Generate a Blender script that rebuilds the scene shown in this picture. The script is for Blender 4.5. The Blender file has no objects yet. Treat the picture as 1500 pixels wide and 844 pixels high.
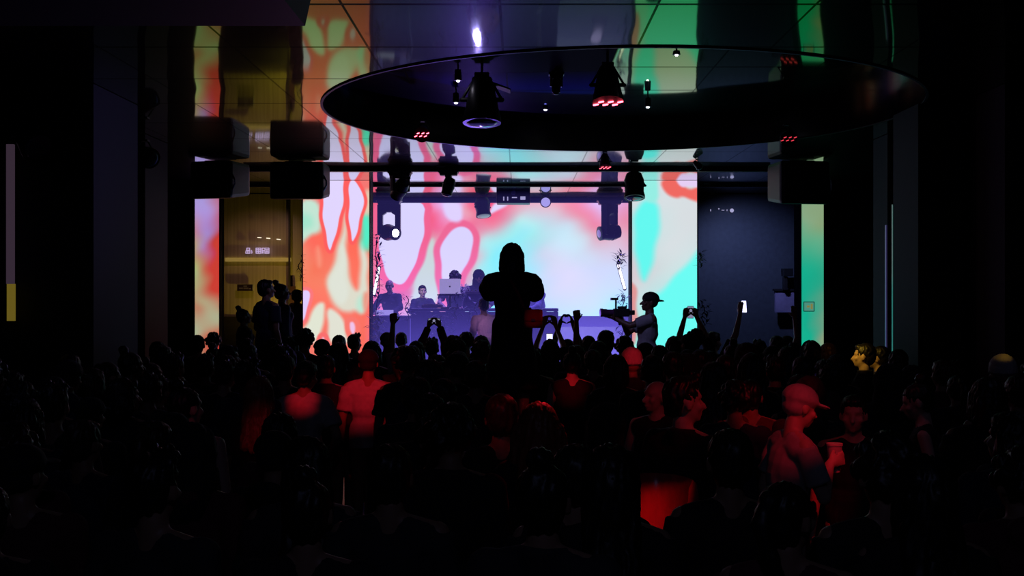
import bpy, bmesh, math, random
import numpy as np
from mathutils import Vector, Matrix, noise
random.seed(7)
C = bpy.context.scene
COL = C.collection
F, CX, HY, CAMZ, CEIL = 1600.0, 760.0, 430.0, 2.2, 4.03

def P(px, py, Y): return Vector(((px-CX)*Y/F, Y, CAMZ-(py-HY)*Y/F))
def X(px, Y): return (px-CX)*Y/F
def ZZ(py, Y): return CAMZ-(py-HY)*Y/F
def lin(c):
    return tuple(((v/255)/12.92 if v/255 <= .04045 else ((v/255+.055)/1.055)**2.4) for v in c)

# ---------------------------------------------------------------- materials
MATS = {}
def mat(name, col=(.02,.02,.02), rough=.6, metal=0., em=None, es=0., noise_amt=.25, nscale=12., bump=0., spec=.5, trans=0.):
    if name in MATS: return MATS[name]
    m = bpy.data.materials.new(name); m.use_nodes = True
    nt = m.node_tree; b = nt.nodes['Principled BSDF']
    b.inputs['Roughness'].default_value = rough; b.inputs['Metallic'].default_value = metal
    b.inputs['Specular IOR Level'].default_value = spec
    b.inputs['Transmission Weight'].default_value = trans
    tc = nt.nodes.new('ShaderNodeTexCoord'); nz = nt.nodes.new('ShaderNodeTexNoise')
    nz.inputs['Scale'].default_value = nscale; nt.links.new(tc.outputs['Object'], nz.inputs['Vector'])
    mx = nt.nodes.new('ShaderNodeMix'); mx.data_type = 'RGBA'
    mx.inputs[6].default_value = (*[c*(1-noise_amt) for c in col], 1); mx.inputs[7].default_value = (*[min(1,c*(1+noise_amt)) for c in col], 1)
    nt.links.new(nz.outputs['Fac'], mx.inputs[0]); nt.links.new(mx.outputs[2], b.inputs['Base Color'])
    if em:
        b.inputs['Emission Color'].default_value = (*em, 1); b.inputs['Emission Strength'].default_value = es
    if bump:
        bp = nt.nodes.new('ShaderNodeBump'); bp.inputs['Strength'].default_value = bump
        nt.links.new(nz.outputs['Fac'], bp.inputs['Height']); nt.links.new(bp.outputs['Normal'], b.inputs['Normal'])
    MATS[name] = m; return m

def led_mat():
    m = bpy.data.materials.new('led_display'); m.use_nodes = True; nt = m.node_tree
    b = nt.nodes['Principled BSDF']; b.inputs['Base Color'].default_value = (.01,.01,.01,1); b.inputs['Roughness'].default_value = .5
    at = nt.nodes.new('ShaderNodeAttribute'); at.attribute_name = 'picture'
    nt.links.new(at.outputs['Color'], b.inputs['Emission Color']); b.inputs['Emission Strength'].default_value = 1.0
    return m
LED = led_mat()

def mirror_mat(name='mirror_ceiling_panels', dim_west=False):
    m = bpy.data.materials.new(name); m.use_nodes = True; nt = m.node_tree; N = nt.nodes; L = nt.links
    b = N['Principled BSDF']; b.inputs['Metallic'].default_value = 1.0
    geo = N.new('ShaderNodeNewGeometry'); sep = N.new('ShaderNodeSeparateXYZ'); L.new(geo.outputs['Position'], sep.inputs[0])
    def math_(op, a, bb=None, c=None):
        n = N.new('ShaderNodeMath'); n.operation = op
        for i, v in enumerate((a, bb, c)):
            if v is None: continue
            if isinstance(v, (int, float)): n.inputs[i].default_value = v
            else: L.new(v, n.inputs[i])
        return n.outputs[0]
    u = math_('ADD', sep.outputs['X'], 20.12); v = math_('ADD', sep.outputs['Y'], 12-8.13+.02+2.4)  # seams at x=-.12+n, y=8.13+1.2n
    v = math_('DIVIDE', v, 1.2)
    fu = math_('FRACT', u); fv = math_('FRACT', v)
    du = math_('MINIMUM', fu, math_('SUBTRACT', 1.0, fu)); dv = math_('MINIMUM', fv, math_('SUBTRACT', 1.0, fv))
    su = math_('LESS_THAN', du, .009); sv = math_('LESS_THAN', dv, .017)
    seam = math_('MAXIMUM', su, sv)
    # colour by view angle (off-axis LED dimming put into the tint): paler towards grazing
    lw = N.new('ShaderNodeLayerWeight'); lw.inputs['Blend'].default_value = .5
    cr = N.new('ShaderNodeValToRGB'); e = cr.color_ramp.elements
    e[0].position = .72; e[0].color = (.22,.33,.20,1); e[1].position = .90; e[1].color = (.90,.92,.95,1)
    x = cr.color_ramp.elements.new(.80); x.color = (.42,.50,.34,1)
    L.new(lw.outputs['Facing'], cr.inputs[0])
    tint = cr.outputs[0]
    if dim_west:      # recess panels west of the seam: dim violet reflections put into the mirror tint
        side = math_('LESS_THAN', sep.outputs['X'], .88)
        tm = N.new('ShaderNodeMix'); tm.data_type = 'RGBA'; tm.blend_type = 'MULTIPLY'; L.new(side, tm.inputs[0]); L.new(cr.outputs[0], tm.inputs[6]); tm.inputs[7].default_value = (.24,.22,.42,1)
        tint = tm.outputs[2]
    mx = N.new('ShaderNodeMix'); mx.data_type = 'RGBA'; L.new(seam, mx.inputs[0]); L.new(tint, mx.inputs[6]); mx.inputs[7].default_value = (.004,.004,.004,1)
    L.new(mx.outputs[2], b.inputs['Base Color'])
    L.new(tint, b.inputs['Specular Tint'])
    b.inputs['Roughness'].default_value = .045
    # every panel hangs slightly out of true and ripples
    cmb = N.new('ShaderNodeCombineXYZ'); L.new(math_('FLOOR', u), cmb.inputs[0]); L.new(math_('FLOOR', v), cmb.inputs[1])
    wn = N.new('ShaderNodeTexWhiteNoise'); L.new(cmb.outputs[0], wn.inputs['Vector'])
    nz = N.new('ShaderNodeTexNoise'); nz.inputs['Scale'].default_value = 1.1; nz.inputs['Detail'].default_value = .5; L.new(geo.outputs['Position'], nz.inputs['Vector'])
    sub = N.new('ShaderNodeVectorMath'); sub.operation = 'SUBTRACT'; L.new(wn.outputs['Color'], sub.inputs[0]); sub.inputs[1].default_value = (.5,.5,.5)
    sc = N.new('ShaderNodeVectorMath'); sc.operation = 'MULTIPLY'; L.new(sub.outputs[0], sc.inputs[0]); sc.inputs[1].default_value = (.006,.0035,0)
    s2 = N.new('ShaderNodeVectorMath'); s2.operation = 'SUBTRACT'; L.new(nz.outputs['Color'], s2.inputs[0]); s2.inputs[1].default_value = (.5,.5,.5)
    s3 = N.new('ShaderNodeVectorMath'); s3.operation = 'MULTIPLY'; L.new(s2.outputs[0], s3.inputs[0]); s3.inputs[1].default_value = (.035,.016,0)
    a1 = N.new('ShaderNodeVectorMath'); L.new(geo.outputs['Normal'], a1.inputs[0]); L.new(sc.outputs[0], a1.inputs[1])
    a2 = N.new('ShaderNodeVectorMath'); L.new(a1.outputs[0], a2.inputs[0]); L.new(s3.outputs[0], a2.inputs[1])
    nn = N.new('ShaderNodeVectorMath'); nn.operation = 'NORMALIZE'; L.new(a2.outputs[0], nn.inputs[0])
    L.new(nn.outputs[0], b.inputs['Normal'])
    gb = N.new('ShaderNodeBsdfGlossy'); gb.inputs['Roughness'].default_value = .34; gb.inputs['Color'].default_value = (.5,.5,.55,1); L.new(nn.outputs[0], gb.inputs['Normal'])
    ms = N.new('ShaderNodeMixShader'); ms.inputs[0].default_value = .02 if dim_west else .06; L.new(b.outputs[0], ms.inputs[1]); L.new(gb.outputs[0], ms.inputs[2]); L.new(ms.outputs[0], N['Material Output'].inputs['Surface'])
    return m
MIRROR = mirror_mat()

BLACK = mat('matte_black_metal', (.012,.012,.016), .55)
GLOSS = mat('gloss_black_panel', (.006,.007,.010), .12, noise_amt=.1)
FIX = mat('fixture_black_plastic', (.02,.02,.028), .38)
CHROME = mat('dark_chrome_trim', (.35,.35,.4), .22, 1.0)
WALLM = mat('charcoal_wall_paint', (.006,.0065,.009), .8, bump=.05)
FLOORM = mat('dark_floor', (.015,.014,.016), .35)
GREYW = mat('grey_stage_wall', (.22,.22,.26), .7)

# ---------------------------------------------------------------- mesh helpers
class MB:
    def __init__(s): s.V = []; s.Fc = []
    def add(s, V, Fc):
        n = len(s.V); s.V += [tuple(v) for v in V]; s.Fc += [tuple(i+n for i in f) for f in Fc]; return s
    def box(s, c, d, R=None, taper=None):
        """c centre, d dims; taper=(sx,sy) scales the top face"""
        V = []
        for k in (-1, 1):
            for a, b in ((-1,-1),(1,-1),(1,1),(-1,1)):
                t = taper if (taper and k == 1) else (1,1)
                v = Vector((a*d[0]/2*t[0], b*d[1]/2*t[1], k*d[2]/2))
                if R: v = R @ v
                V.append(v+Vector(c))
        return s.add(V, [(3,2,1,0),(4,5,6,7),(0,1,5,4),(1,2,6,5),(2,3,7,6),(3,0,4,7)])
    def cap(s, p0, p1, r0, r1=None, seg=10, round_=True, sq=1.0, ax=None):
        p0, p1 = Vector(p0), Vector(p1); r1 = r0 if r1 is None else r1
        d = (p1-p0); L = d.length or 1e-6; d /= L
        a = Vector(ax) if ax else (Vector((0,1,0)) if abs(d.y) < .9 else Vector((1,0,0)))
        u = d.cross(a).normalized(); w = u.cross(d)
        prof = []
        if round_:
            for k in range(3): t = math.pi/2*(1-k/3); prof.append((p0-d*r0*math.sin(t), r0*math.cos(t)))
            prof += [(p0, r0), (p1, r1)]
            for k in range(1, 4): t = math.pi/2*k/3; prof.append((p1+d*r1*math.sin(t), r1*math.cos(t)))
            prof[0] = (prof[0][0], 0); prof[-1] = (prof[-1][0], 0)
        else: prof = [(p0, 0), (p0, r0), (p1, r1), (p1, 0)]
        V, Fc = [], []
        for q, r in prof[1:-1]:
            for i in range(seg):
                t = 2*math.pi*i/seg; V.append(q+u*r*math.cos(t)+w*r*sq*math.sin(t))
        nr = len(prof)-2
        for k in range(nr-1):
            for i in range(seg):
                j = (i+1) % seg; Fc.append((k*seg+i, k*seg+j, (k+1)*seg+j, (k+1)*seg+i))
        if round_:
            V += [prof[0][0], prof[-1][0]]; a0, a1 = len(V)-2, len(V)-1
            for i in range(seg):
                j = (i+1) % seg; Fc.append((a0, j, i)); Fc.append((a1, (nr-1)*seg+i, (nr-1)*seg+j))
        else:
            Fc.append(tuple(reversed(range(seg)))); Fc.append(tuple((nr-1)*seg+i for i in range(seg)))
        return s.add(V, Fc)
    def ell(s, c, r, R=None, nu=14, nv=9):
        V = [Vector((0,0,-r[2]))]; Fc = []
        for k in range(1, nv):
            t = -math.pi/2+math.pi*k/nv
            for i in range(nu):
                a = 2*math.pi*i/nu; V.append(Vector((r[0]*math.cos(t)*math.cos(a), r[1]*math.cos(t)*math.sin(a), r[2]*math.sin(t))))
        V.append(Vector((0,0,r[2])))
        for i in range(nu):
            j = (i+1) % nu; Fc.append((0, 1+j, 1+i)); Fc.append((len(V)-1, 1+(nv-2)*nu+i, 1+(nv-2)*nu+j))
        for k in range(nv-2):
            for i in range(nu):
                j = (i+1) % nu; a = 1+k*nu; Fc.append((a+i, a+j, a+nu+j, a+nu+i))
        V = [(R @ v if R else v)+Vector(c) for v in V]
        return s.add(V, Fc)
    def lathe(s, c, prof, axis=(0,0,1), seg=24):
        d = Vector(axis).normalized(); a = Vector((0,1,0)) if abs(d.y) < .9 else Vector((1,0,0))
        u = d.cross(a).normalized(); w = d.cross(u); V, Fc = [], []
        for r, h in prof:
            for i in range(seg):
                t = 2*math.pi*i/seg; V.append(Vector(c)+d*h+u*r*math.cos(t)+w*r*math.sin(t))
        for k in range(len(prof)-1):
            for i in range(seg):
                j = (i+1) % seg; Fc.append((k*seg+i, k*seg+j, (k+1)*seg+j, (k+1)*seg+i))
        Fc.append(tuple(reversed(range(seg)))); Fc.append(tuple((len(prof)-1)*seg+i for i in range(seg)))
        return s.add(V, Fc)
    def mesh(s, name):
        me = bpy.data.meshes.new(name); me.from_pydata(s.V, [], s.Fc); me.update(); return me
    def obj(s, name, m, parent=None, smooth=False, bevel=0., loc=None):
        me = s.mesh(name)
        if bevel:
            bm = bmesh.new(); bm.from_mesh(me)
            bmesh.ops.recalc_face_normals(bm, faces=bm.faces)
            bmesh.ops.bevel(bm, geom=[e for e in bm.edges if len(e.link_faces) == 2 and e.calc_face_angle(0) > .6], offset=bevel, segments=2, affect='EDGES', profile=.6)
            bm.to_mesh(me); bm.free()
        if smooth:
            me.polygons.foreach_set('use_smooth', [True]*len(me.polygons))
        me.materials.append(m)
        return link(name, me, parent, loc)
def link(name, me, parent=None, loc=None):
    o = bpy.data.objects.new(name, me); COL.objects.link(o)
    if parent: o.parent = parent
    if loc: o.location = loc
    return o
def smooth_auto(o):
    o.data.polygons.foreach_set('use_smooth', [True]*len(o.data.polygons))
    try: o.data.set_sharp_from_angle(angle=.7)
    except Exception: pass
    return o
def thing(name, label, cat, loc=(0,0,0), rz=0, group=None):
    o = bpy.data.objects.new(name, None); COL.objects.link(o); o.location = loc; o.rotation_euler = (0,0,rz)
    o.empty_display_size = .1
    o['label'] = label; o['category'] = cat
    if group: o['group'] = group
    return o
def tag(o, label, cat, group=None, kind=None):
    o['label'] = label; o['category'] = cat
    if group: o['group'] = group
    if kind: o['kind'] = kind
    return o
def struct(name, mb, m, label=None, **k):
    o = mb.obj(name, m, **k); o['kind'] = 'structure'
    o['label'] = label or ('dark ' + name.replace('_', ' ') + ' of the night club'); o['category'] = 'setting'
    return o
def wallbox(name, x0, x1, y0, y1, z0, z1, m=WALLM, label=None):
    return struct(name, MB().box(((x0+x1)/2, (y0+y1)/2, (z0+z1)/2), (x1-x0, y1-y0, z1-z0)), m, label)
def xform(o, M):
    o.data.transform(M); return o
def track(d, up=(0,0,1)):
    return Vector(d).normalized().to_track_quat('-Z', 'Y').to_matrix()

# ================================================================ SETTING
FX0, FX1 = -9.0, 8.8
FY = 17.72       # plane of the stage front / LED columns
wallbox('floor', FX0, FX1, -3, 22, -.1, 0, FLOORM, 'dark club floor under the crowd')
def ceiling():
    cx, cy, r = .99, 11.015, 2.925
    seg = 96; V = []; Fc = []
    x0, x1, y0, y1 = FX0, FX1, -3, 22
    for i in range(seg):
        t = 2*math.pi*i/seg; dx, dy = math.cos(t), math.sin(t)
        V.append((cx+r*dx, cy+r*dy, CEIL))
    for i in range(seg):
        t = 2*math.pi*i/seg; dx, dy = math.cos(t), math.sin(t)
        k = min(((x1-cx)/dx if dx > 1e-6 else (x0-cx)/dx if dx < -1e-6 else 1e9), ((y1-cy)/dy if dy > 1e-6 else (y0-cy)/dy if dy < -1e-6 else 1e9))
        V.append((cx+k*dx, cy+k*dy, CEIL))
    for i in range(seg):
        j = (i+1) % seg; Fc.append((i, j, seg+j, seg+i))
    # corners
    cs = [(x1,y1),(x0,y1),(x0,y0),(x1,y0)]
    for c in cs:
        a = math.atan2(c[1]-cy, c[0]-cx) % (2*math.pi); i = int(a/(2*math.pi)*seg); j = (i+1) % seg
        V.append((c[0], c[1], CEIL)); Fc.append((seg+i, seg+j, len(V)-1))
    mb = MB(); mb.add(V, Fc)
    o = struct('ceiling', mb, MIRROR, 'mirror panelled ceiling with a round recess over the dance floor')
    bm = bmesh.new(); bm.from_mesh(o.data); bmesh.ops.recalc_face_normals(bm, faces=bm.faces)
    if sum(f.normal.z*f.calc_area() for f in bm.faces) > 0: bmesh.ops.reverse_faces(bm, faces=bm.faces)
    bm.to_mesh(o.data); bm.free()
    # recess: top disc mirror, dark gloss side wall, thin rim
    V = [(cx+r*math.cos(2*math.pi*i/seg), cy+r*math.sin(2*math.pi*i/seg), CEIL+.35) for i in range(seg)]
    m2 = MB(); m2.add(V, [tuple(reversed(range(seg)))])
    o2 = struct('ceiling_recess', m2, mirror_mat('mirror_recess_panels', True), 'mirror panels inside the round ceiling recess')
    m3 = MB(); Vs = []; Fs = []
    for i in range(seg):
        t = 2*math.pi*i/seg; Vs += [(cx+r*math.cos(t), cy+r*math.sin(t), CEIL-.004), (cx+r*math.cos(t), cy+r*math.sin(t), CEIL+.35)]
    for i in range(seg):
        j = (i+1) % seg; Fs.append((2*i, 2*i+1, 2*j+1, 2*j))
    m3.add(Vs, Fs)
    struct('trim_recess_side', m3, mat('recess_side_gloss', (.006,.008,.014), .16), 'curved glossy dark side of the round ceiling recess', smooth=True)
    m4 = MB(); Vs = []; Fs = []
    for i in range(seg):
        t = 2*math.pi*i/seg
        for rr, zz in ((r-.004, CEIL-.012), (r+.02, CEIL-.012), (r+.02, CEIL-.002), (r-.004, CEIL-.002)):
            Vs.append((cx+rr*math.cos(t), cy+rr*math.sin(t), zz))
    for i in range(seg):
        j = (i+1) % seg
        for k in range(4): l = (k+1) % 4; Fs.append((4*i+k, 4*i+l, 4*j+l, 4*j+k))
    m4.add(Vs, Fs); struct('trim_recess_rim', m4, BLACK, 'thin black rim ring around the ceiling recess')
ceiling()
wallbox('wall_left', FX0-.15, FX0, -3, 22, 0, 4.1)
wallbox('wall_right', FX1, FX1+.15, -3, 22, 0, 4.1)
wallbox('wall_rear', FX0, FX1, -3.15, -3, 0, 4.1)
wallbox('wall_back', FX0, FX1, 22, 22.15, 0, 4.1)
# front facade piers (behind the LED panels and between the openings)
def pier(name, a, b, y1=21.9, m=WALLM): wallbox(name, X(a, FY), X(b, FY), FY, y1, 0, CEIL-.005, m)
wallbox('wall_facade_west', FX0, X(321, FY), FY, FY+.3, 0, CEIL-.005)
pier('wall_pier_west', 443, 543, FY+.3)
pier('wall_pier_east', 923, 1022, FY+.3)
SX0, SX1 = -2.98, 2.34
wallbox('wall_stage_west', SX0-.12, SX0, FY+.31, 21.95, 0, CEIL-.01)
wallbox('wall_stage_east', SX1, SX1+.12, FY+.31, 21.95, 0, CEIL-.01)
wallbox('wall_facade_east', X(1170, FY), FX1, FY, FY+.3, 0, CEIL-.005)
# stage
SF = .9
wallbox('stage_platform', SX0+.005, SX1-.005, FY+.31, 21.9, 0, SF, mat('stage_deck', (.03,.03,.05), .5), 'raised stage platform behind the crowd')
wallbox('stage_step', X(445, 15.9), X(1010, 15.9), 16.05, 17.7, 0, .5, mat('stage_deck'), 'low step riser in front of the stage')
SY = 21.0
wallbox('wall_stage_back', SX0+.005, SX1-.005, SY+.12, SY+.3, SF, CEIL-.01, GREYW, 'grey wall behind the stage below the screen')
# left alcove
AW = mat('alcove_wall_plaster', (.55,.44,.20), .35, noise_amt=.35, nscale=5, bump=.1)
def alcove_mat():
    m = bpy.data.materials.new('alcove_wall_lacquer'); m.use_nodes = True; nt = m.node_tree; N = nt.nodes; L = nt.links
    b = N['Principled BSDF']; b.inputs['Roughness'].default_value = .35
    tc = N.new('ShaderNodeTexCoord'); mp = N.new('ShaderNodeMapping'); mp.inputs['Scale'].default_value = (14, 1, .35); L.new(tc.outputs['Object'], mp.inputs[0])
    nz = N.new('ShaderNodeTexNoise'); nz.inputs['Scale'].default_value = 1.6; nz.inputs['Detail'].default_value = 4; L.new(mp.outputs[0], nz.inputs['Vector'])
    cr = N.new('ShaderNodeValToRGB'); e = cr.color_ramp.elements; e[0].position = .3; e[0].color = (.42,.34,.18,1); e[1].position = .75; e[1].color = (.62,.54,.32,1)
    L.new(nz.outputs['Fac'], cr.inputs[0]); L.new(cr.outputs[0], b.inputs['Base Color'])
    return m
AY = 20.0
wallbox('trim_alcove_wainscot', X(300, AY)-.55, X(460, AY)-.03, AY-.06, AY-.005, .66, 1.78, mat('dark_wainscot', (.03,.025,.015), .5), 'dark low panelling along the bottom of the alcove wall')  # added panel that darkens the wall's mirror image in the ceiling
wallbox('wall_alcove_west', X(300, AY)-.6, X(460, AY), AY, AY+.1, 0, CEIL-.01, alcove_mat(), 'yellow lit lacquered wall inside the side alcove')
wallbox('floor_alcove_west', X(321, FY), X(443, FY), 16.3, AY, 0, .65, mat('stage_deck'), 'raised floor of the yellow alcove')
wallbox('wall_alcove_east', X(1000, AY), X(1190, AY)+.7, AY, AY+.1, 0, CEIL-.01, mat('blue_grey_wall', (.10,.11,.15), .55), 'blue grey wall inside the other alcove')

# ================================================================ LED DISPLAYS
def poly_sd(px, py, poly):
    n = len(poly); d = np.full(px.shape, 1e9); inside = np.zeros(px.shape, bool)
    for i in range(n):
        ax, ay = poly[i]; bx, by = poly[(i+1) % n]
        ex, ey = bx-ax, by-ay; wx, wy = px-ax, py-ay
        t = np.clip((wx*ex+wy*ey)/(ex*ex+ey*ey+1e-9), 0, 1)
        d = np.minimum(d, np.hypot(wx-ex*t, wy-ey*t))
        c = ((ay <= py) & (by > py)) | ((by <= py) & (ay > py))
        xx = ax+(py-ay)/(by-ay+1e-12)*(bx-ax)
        inside ^= c & (px < xx)
    return np.where(inside, -d, d)
def smooth_poly(p, it=2):
    for _ in range(it):
        q = []
        for i in range(len(p)):
            a, b = p[i], p[(i+1) % len(p)]
            q += [(.75*a[0]+.25*b[0], .75*a[1]+.25*b[1]), (.25*a[0]+.75*b[0], .25*a[1]+.75*b[1])]
        p = q
    return p
def picture(px, py, base, blobs, power=3.0):
    out = np.zeros(px.shape+(3,)); w = np.zeros(px.shape)
    # flowing distortion so that the soft areas look liquid
    qx = px+3*np.sin(py/11.0)+2*np.sin(py/5.3+px/9); qy = py+3*np.sin(px/13.0)
    bx = np.array([b[0] for b in base], float); by = np.array([b[1] for b in base], float); bc = np.array([b[2] for b in base], float)
    phi = lambda d2: .5*d2*np.log(d2+1e-9)
    n = len(base); A = np.zeros((n+3, n+3)); A[:n, :n] = phi((bx[:, None]-bx)**2+(by[:, None]-by)**2)+np.eye(n)*30
    A[:n, n] = 1; A[:n, n+1] = bx; A[:n, n+2] = by; A[n:, :n] = A[:n, n:].T
    sol = np.linalg.solve(A, np.vstack([bc, np.zeros((3, 3))]))
    for i in range(n): out += phi((qx-bx[i])**2+(qy-by[i])**2)[..., None]*sol[i]
    out += sol[n]+qx[..., None]*sol[n+1]+qy[..., None]*sol[n+2]
    lo = bc.min(0); hi = bc.max(0); out = np.clip(out, lo, hi)
    for poly, fill, edge, ew, soft in blobs:
        sd = poly_sd(px+1.0*np.sin(py/7), py+.8*np.sin(px/6), smooth_poly(poly))
        if edge is not None:
            a = np.clip(1-(np.abs(sd-ew*.4)-ew*.5)/(ew*.8), 0, 1); a = a*a*(3-2*a)
            out = out*(1-a[..., None])+np.array(edge, float)*a[..., None]
        a = np.clip(.5-(sd+(soft*.5 if edge is not None else 0))/soft, 0, 1); a = a*a*(3-2*a)
        out = out*(1-a[..., None])+np.array(fill, float)*a[..., None]
    return out
def led(name, label, x0, x1, y0, y1, Y, base, blobs, gain=1.0, step=1.0, fy=None, frame=.05, ph=0.0):
    nx, ny = max(4, int((x1-x0)/step)), max(4, int((y1-y0)/step))
    gx, gy = np.meshgrid(np.linspace(x0, x1, nx), np.linspace(y0, y1, ny))
    col = np.clip(picture(gx, gy, base, blobs), 0, 255)/255
    l = np.where(col <= .04045, col/12.92, ((col+.055)/1.055)**2.4)*gain
    V = [(X(a, Y), Y, ZZ(b, Y)) for a, b in zip(gx.ravel(), gy.ravel())]
    Fc = [(k*nx+i, (k+1)*nx+i, (k+1)*nx+i+1, k*nx+i+1) for k in range(ny-1) for i in range(nx-1)]
    root = thing(name, label, 'LED screen', (X((x0+x1)/2, Y), Y, ZZ(y1, Y)))
    me = bpy.data.meshes.new('display'); me.from_pydata(V, [], Fc); me.update()
    at = me.color_attributes.new('picture', 'FLOAT_COLOR', 'POINT')
    buf = np.ones((len(V), 4), np.float32); buf[:, :3] = l.reshape(-1, 3); at.data.foreach_set('color', buf.ravel())
    me.materials.append(LED); o = link('display', me, root); o.matrix_parent_inverse = Matrix.Translation(-root.location)
    f = MB(); t = .02; a, b, c, d = X(x0, Y), X(x1, Y), ZZ(y1, Y), ZZ(y0, Y)
    f.box(((a+b)/2, Y+.045, (c+d)/2), (b-a, .06, d-c))
    f.box((a-t/2, Y+.03, (c+d)/2), (t, .08, d-c+2*t)); f.box((b+t/2, Y+.03, (c+d)/2), (t, .08, d-c+2*t))
    f.box(((a+b)/2, Y+.03, c-t/2), (b-a, .08, t)); f.box(((a+b)/2, Y+.03, d+t/2 - .0), (b-a, .08, t))
    q = f.obj('frame', BLACK, root); q.matrix_parent_inverse = Matrix.Translation(-root.location)
    return root
LAV, RED = (222,212,255), (250,95,100)
def s1(pts, ox, oy, k): return [(ox+a/k, oy+b/k) for a, b in pts]
def b1(pts, ox, oy, k): return [(ox+a/k, oy+b/k, c) for a, b, c in pts]
base = [(547,300,(235,90,110)),(547,340,(235,80,100)),(549,375,(238,110,120)),(552,400,(240,120,130)),(560,440,(230,110,130)),(575,425,(225,110,135)),
 (590,425,(215,100,130)),(545,455,(220,110,140)),
 (628,300,(245,100,130)),(630,318,(243,95,120)),(636,332,(240,100,130)),(632,362,(205,210,200)),(625,395,(195,215,200)),(641,380,(240,120,140)),(641,410,(240,130,140)),(650,438,(235,100,130)),(603,432,(222,110,130)),
 (618,415,(200,215,195)),(612,440,(205,200,190)),(625,440,(225,190,180)),(635,425,(220,170,160)),
 (655,305,(225,190,240)),(672,300,(222,190,240)),(690,302,(240,120,140)),(684,312,(235,160,170)),(700,318,(235,120,140)),
 (690,330,(240,110,135)),(702,350,(215,190,195)),(712,345,(190,215,215)),(700,372,(215,190,190)),(688,400,(215,170,170)),(700,392,(170,225,215)),(722,370,(140,235,230)),(715,400,(135,232,228)),(700,425,(150,225,225)),(680,440,(190,200,215)),(768,352,(150,235,235)),(755,335,(165,232,228)),(785,345,(165,230,228)),(800,365,(200,215,225)),(850,380,(205,220,230)),(850,430,(205,215,230)),(905,455,(130,235,235)),(885,458,(165,228,235)),(905,400,(200,215,230)),(790,450,(170,220,230)),(790,400,(190,220,228)),(830,410,(215,215,230)),(870,400,(205,215,232)),
 (718,328,(236,135,150)),(735,315,(235,120,140)),(752,308,(235,145,160)),(775,303,(225,185,195)),(760,322,(195,222,220)),(795,318,(200,212,220)),(815,302,(230,180,190)),(830,308,(235,150,165)),(850,318,(235,145,160)),(870,328,(235,135,155)),(888,336,(232,150,165)),(905,345,(222,180,195)),(855,345,(210,210,218)),(830,330,(205,212,222)),(885,305,(220,190,240)),(912,325,(230,140,160)),(915,350,(225,170,185)),(740,345,(170,225,222)),(915,430,(190,220,232))]
blobs = [([(634,342),(640,372),(640,400),(644,450),(596,450),(612,405),(622,372)], (198,212,198), None, 3, 9),
 ([(556,292),(624,292),(623,330),(620,358),(608,390),(597,413),(583,420),(567,410),(556,378),(553,340)], (216,210,252), (240,95,125), 7, 2.5),
 ([(648,352),(660,334),(675,328),(690,336),(697,355),(690,380),(676,403),(668,440),(650,440),(645,398),(642,370)], (216,210,252), (236,100,130), 6, 4),
 ([(645,295),(672,295),(680,318),(672,326),(655,322)], (222,208,248), None, 3, 9),
 ([(722,296),(748,296),(730,309),(716,316)], (222,212,245), None, 3, 6)]
led('main_stage_screen', 'wide LED screen with lavender, pink and turquoise swirls behind the stage', 545, 925, 296, 463, SY, base, blobs)
k = 3.514
base = b1([(50,330,(253,112,96)),(60,450,(248,118,92)),(90,530,(250,128,102)),(20,400,(244,140,115)),(60,600,(255,120,100)),(270,360,(255,108,90)),(285,500,(255,115,95)),(340,740,(252,112,96)),(125,800,(248,120,105)),(238,60,(248,108,112)),(345,60,(245,120,112)),(20,60,(240,130,120)),(150,430,(250,120,100)),(230,720,(252,120,105))], 440, 260, k)
soft_ = lambda pts, c, w: (s1(pts, 440, 260, k), c, None, 3, w*1.7)
under = [soft_([(-20,100),(100,120),(112,250),(92,290),(40,300),(-20,380)], (196,230,212), 7), soft_([(-20,180),(60,190),(70,260),(-20,270)], (165,230,205), 9),
 soft_([(236,90),(232,200),(200,330),(172,440),(128,540),(150,620),(205,690),(250,695),(290,680),(330,710),(350,600),(350,420),(335,330),(308,330),(304,420),(310,520),(292,585),(268,560),(255,500),(240,430),(238,300)], (222,220,204), 7),
 soft_([(215,340),(200,440),(140,540),(160,610),(220,670),(250,600),(230,480),(235,380)], (224,228,216), 6),
 soft_([(318,170),(370,170),(370,380),(330,375),(305,320)], (84,238,198), 9), soft_([(318,110),(345,60),(370,80),(370,190),(322,200)], (226,206,180), 7),
 soft_([(290,620),(330,600),(335,690),(300,700)], (185,232,212), 8), soft_([(315,600),(350,590),(350,640),(335,700)], (238,150,130), 6),
 soft_([(55,700),(100,640),(135,650),(115,750),(95,860),(-20,860),(-10,790),(30,760)], (226,230,212), 5),
 soft_([(140,760),(135,690),(160,665),(215,720),(235,800),(260,860),(150,860)], (226,226,212), 5),
 soft_([(85,350),(108,370),(104,470),(80,450)], (250,148,124), 7)]
blobs = [(s1([(118,-60),(228,-60),(226,110),(206,220),(180,300),(158,392),(135,330),(120,250),(110,150)], 440, 260, k), (226,214,255), (255,95,95), 3.4, 1.6),
 (s1([(250,20),(270,5),(292,20),(322,70),(330,130),(312,210),(290,290),(266,345),(250,260),(246,120)], 440, 260, k), (226,214,255), (255,95,95), 3.2, 1.6),
 (s1([(-10,575),(48,575),(52,640),(22,735),(-10,745)], 440, 260, k), (226,206,255), (252,120,125), 3, 2),
 (s1([(240,740),(275,730),(292,780),(280,820),(250,795)], 440, 260, k), (240,195,235), (250,120,110), 4, 4),
 (s1([(110,815),(132,815),(138,860),(100,860)], 440, 260, k), (235,200,235), (250,110,110), 4, 4)]
LY = FY-.06
led('stage_column_screen', 'floor to ceiling LED column with orange and lavender flames beside the alcove', 444, 541, 264.5, 600, LY, base, under+blobs)
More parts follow.
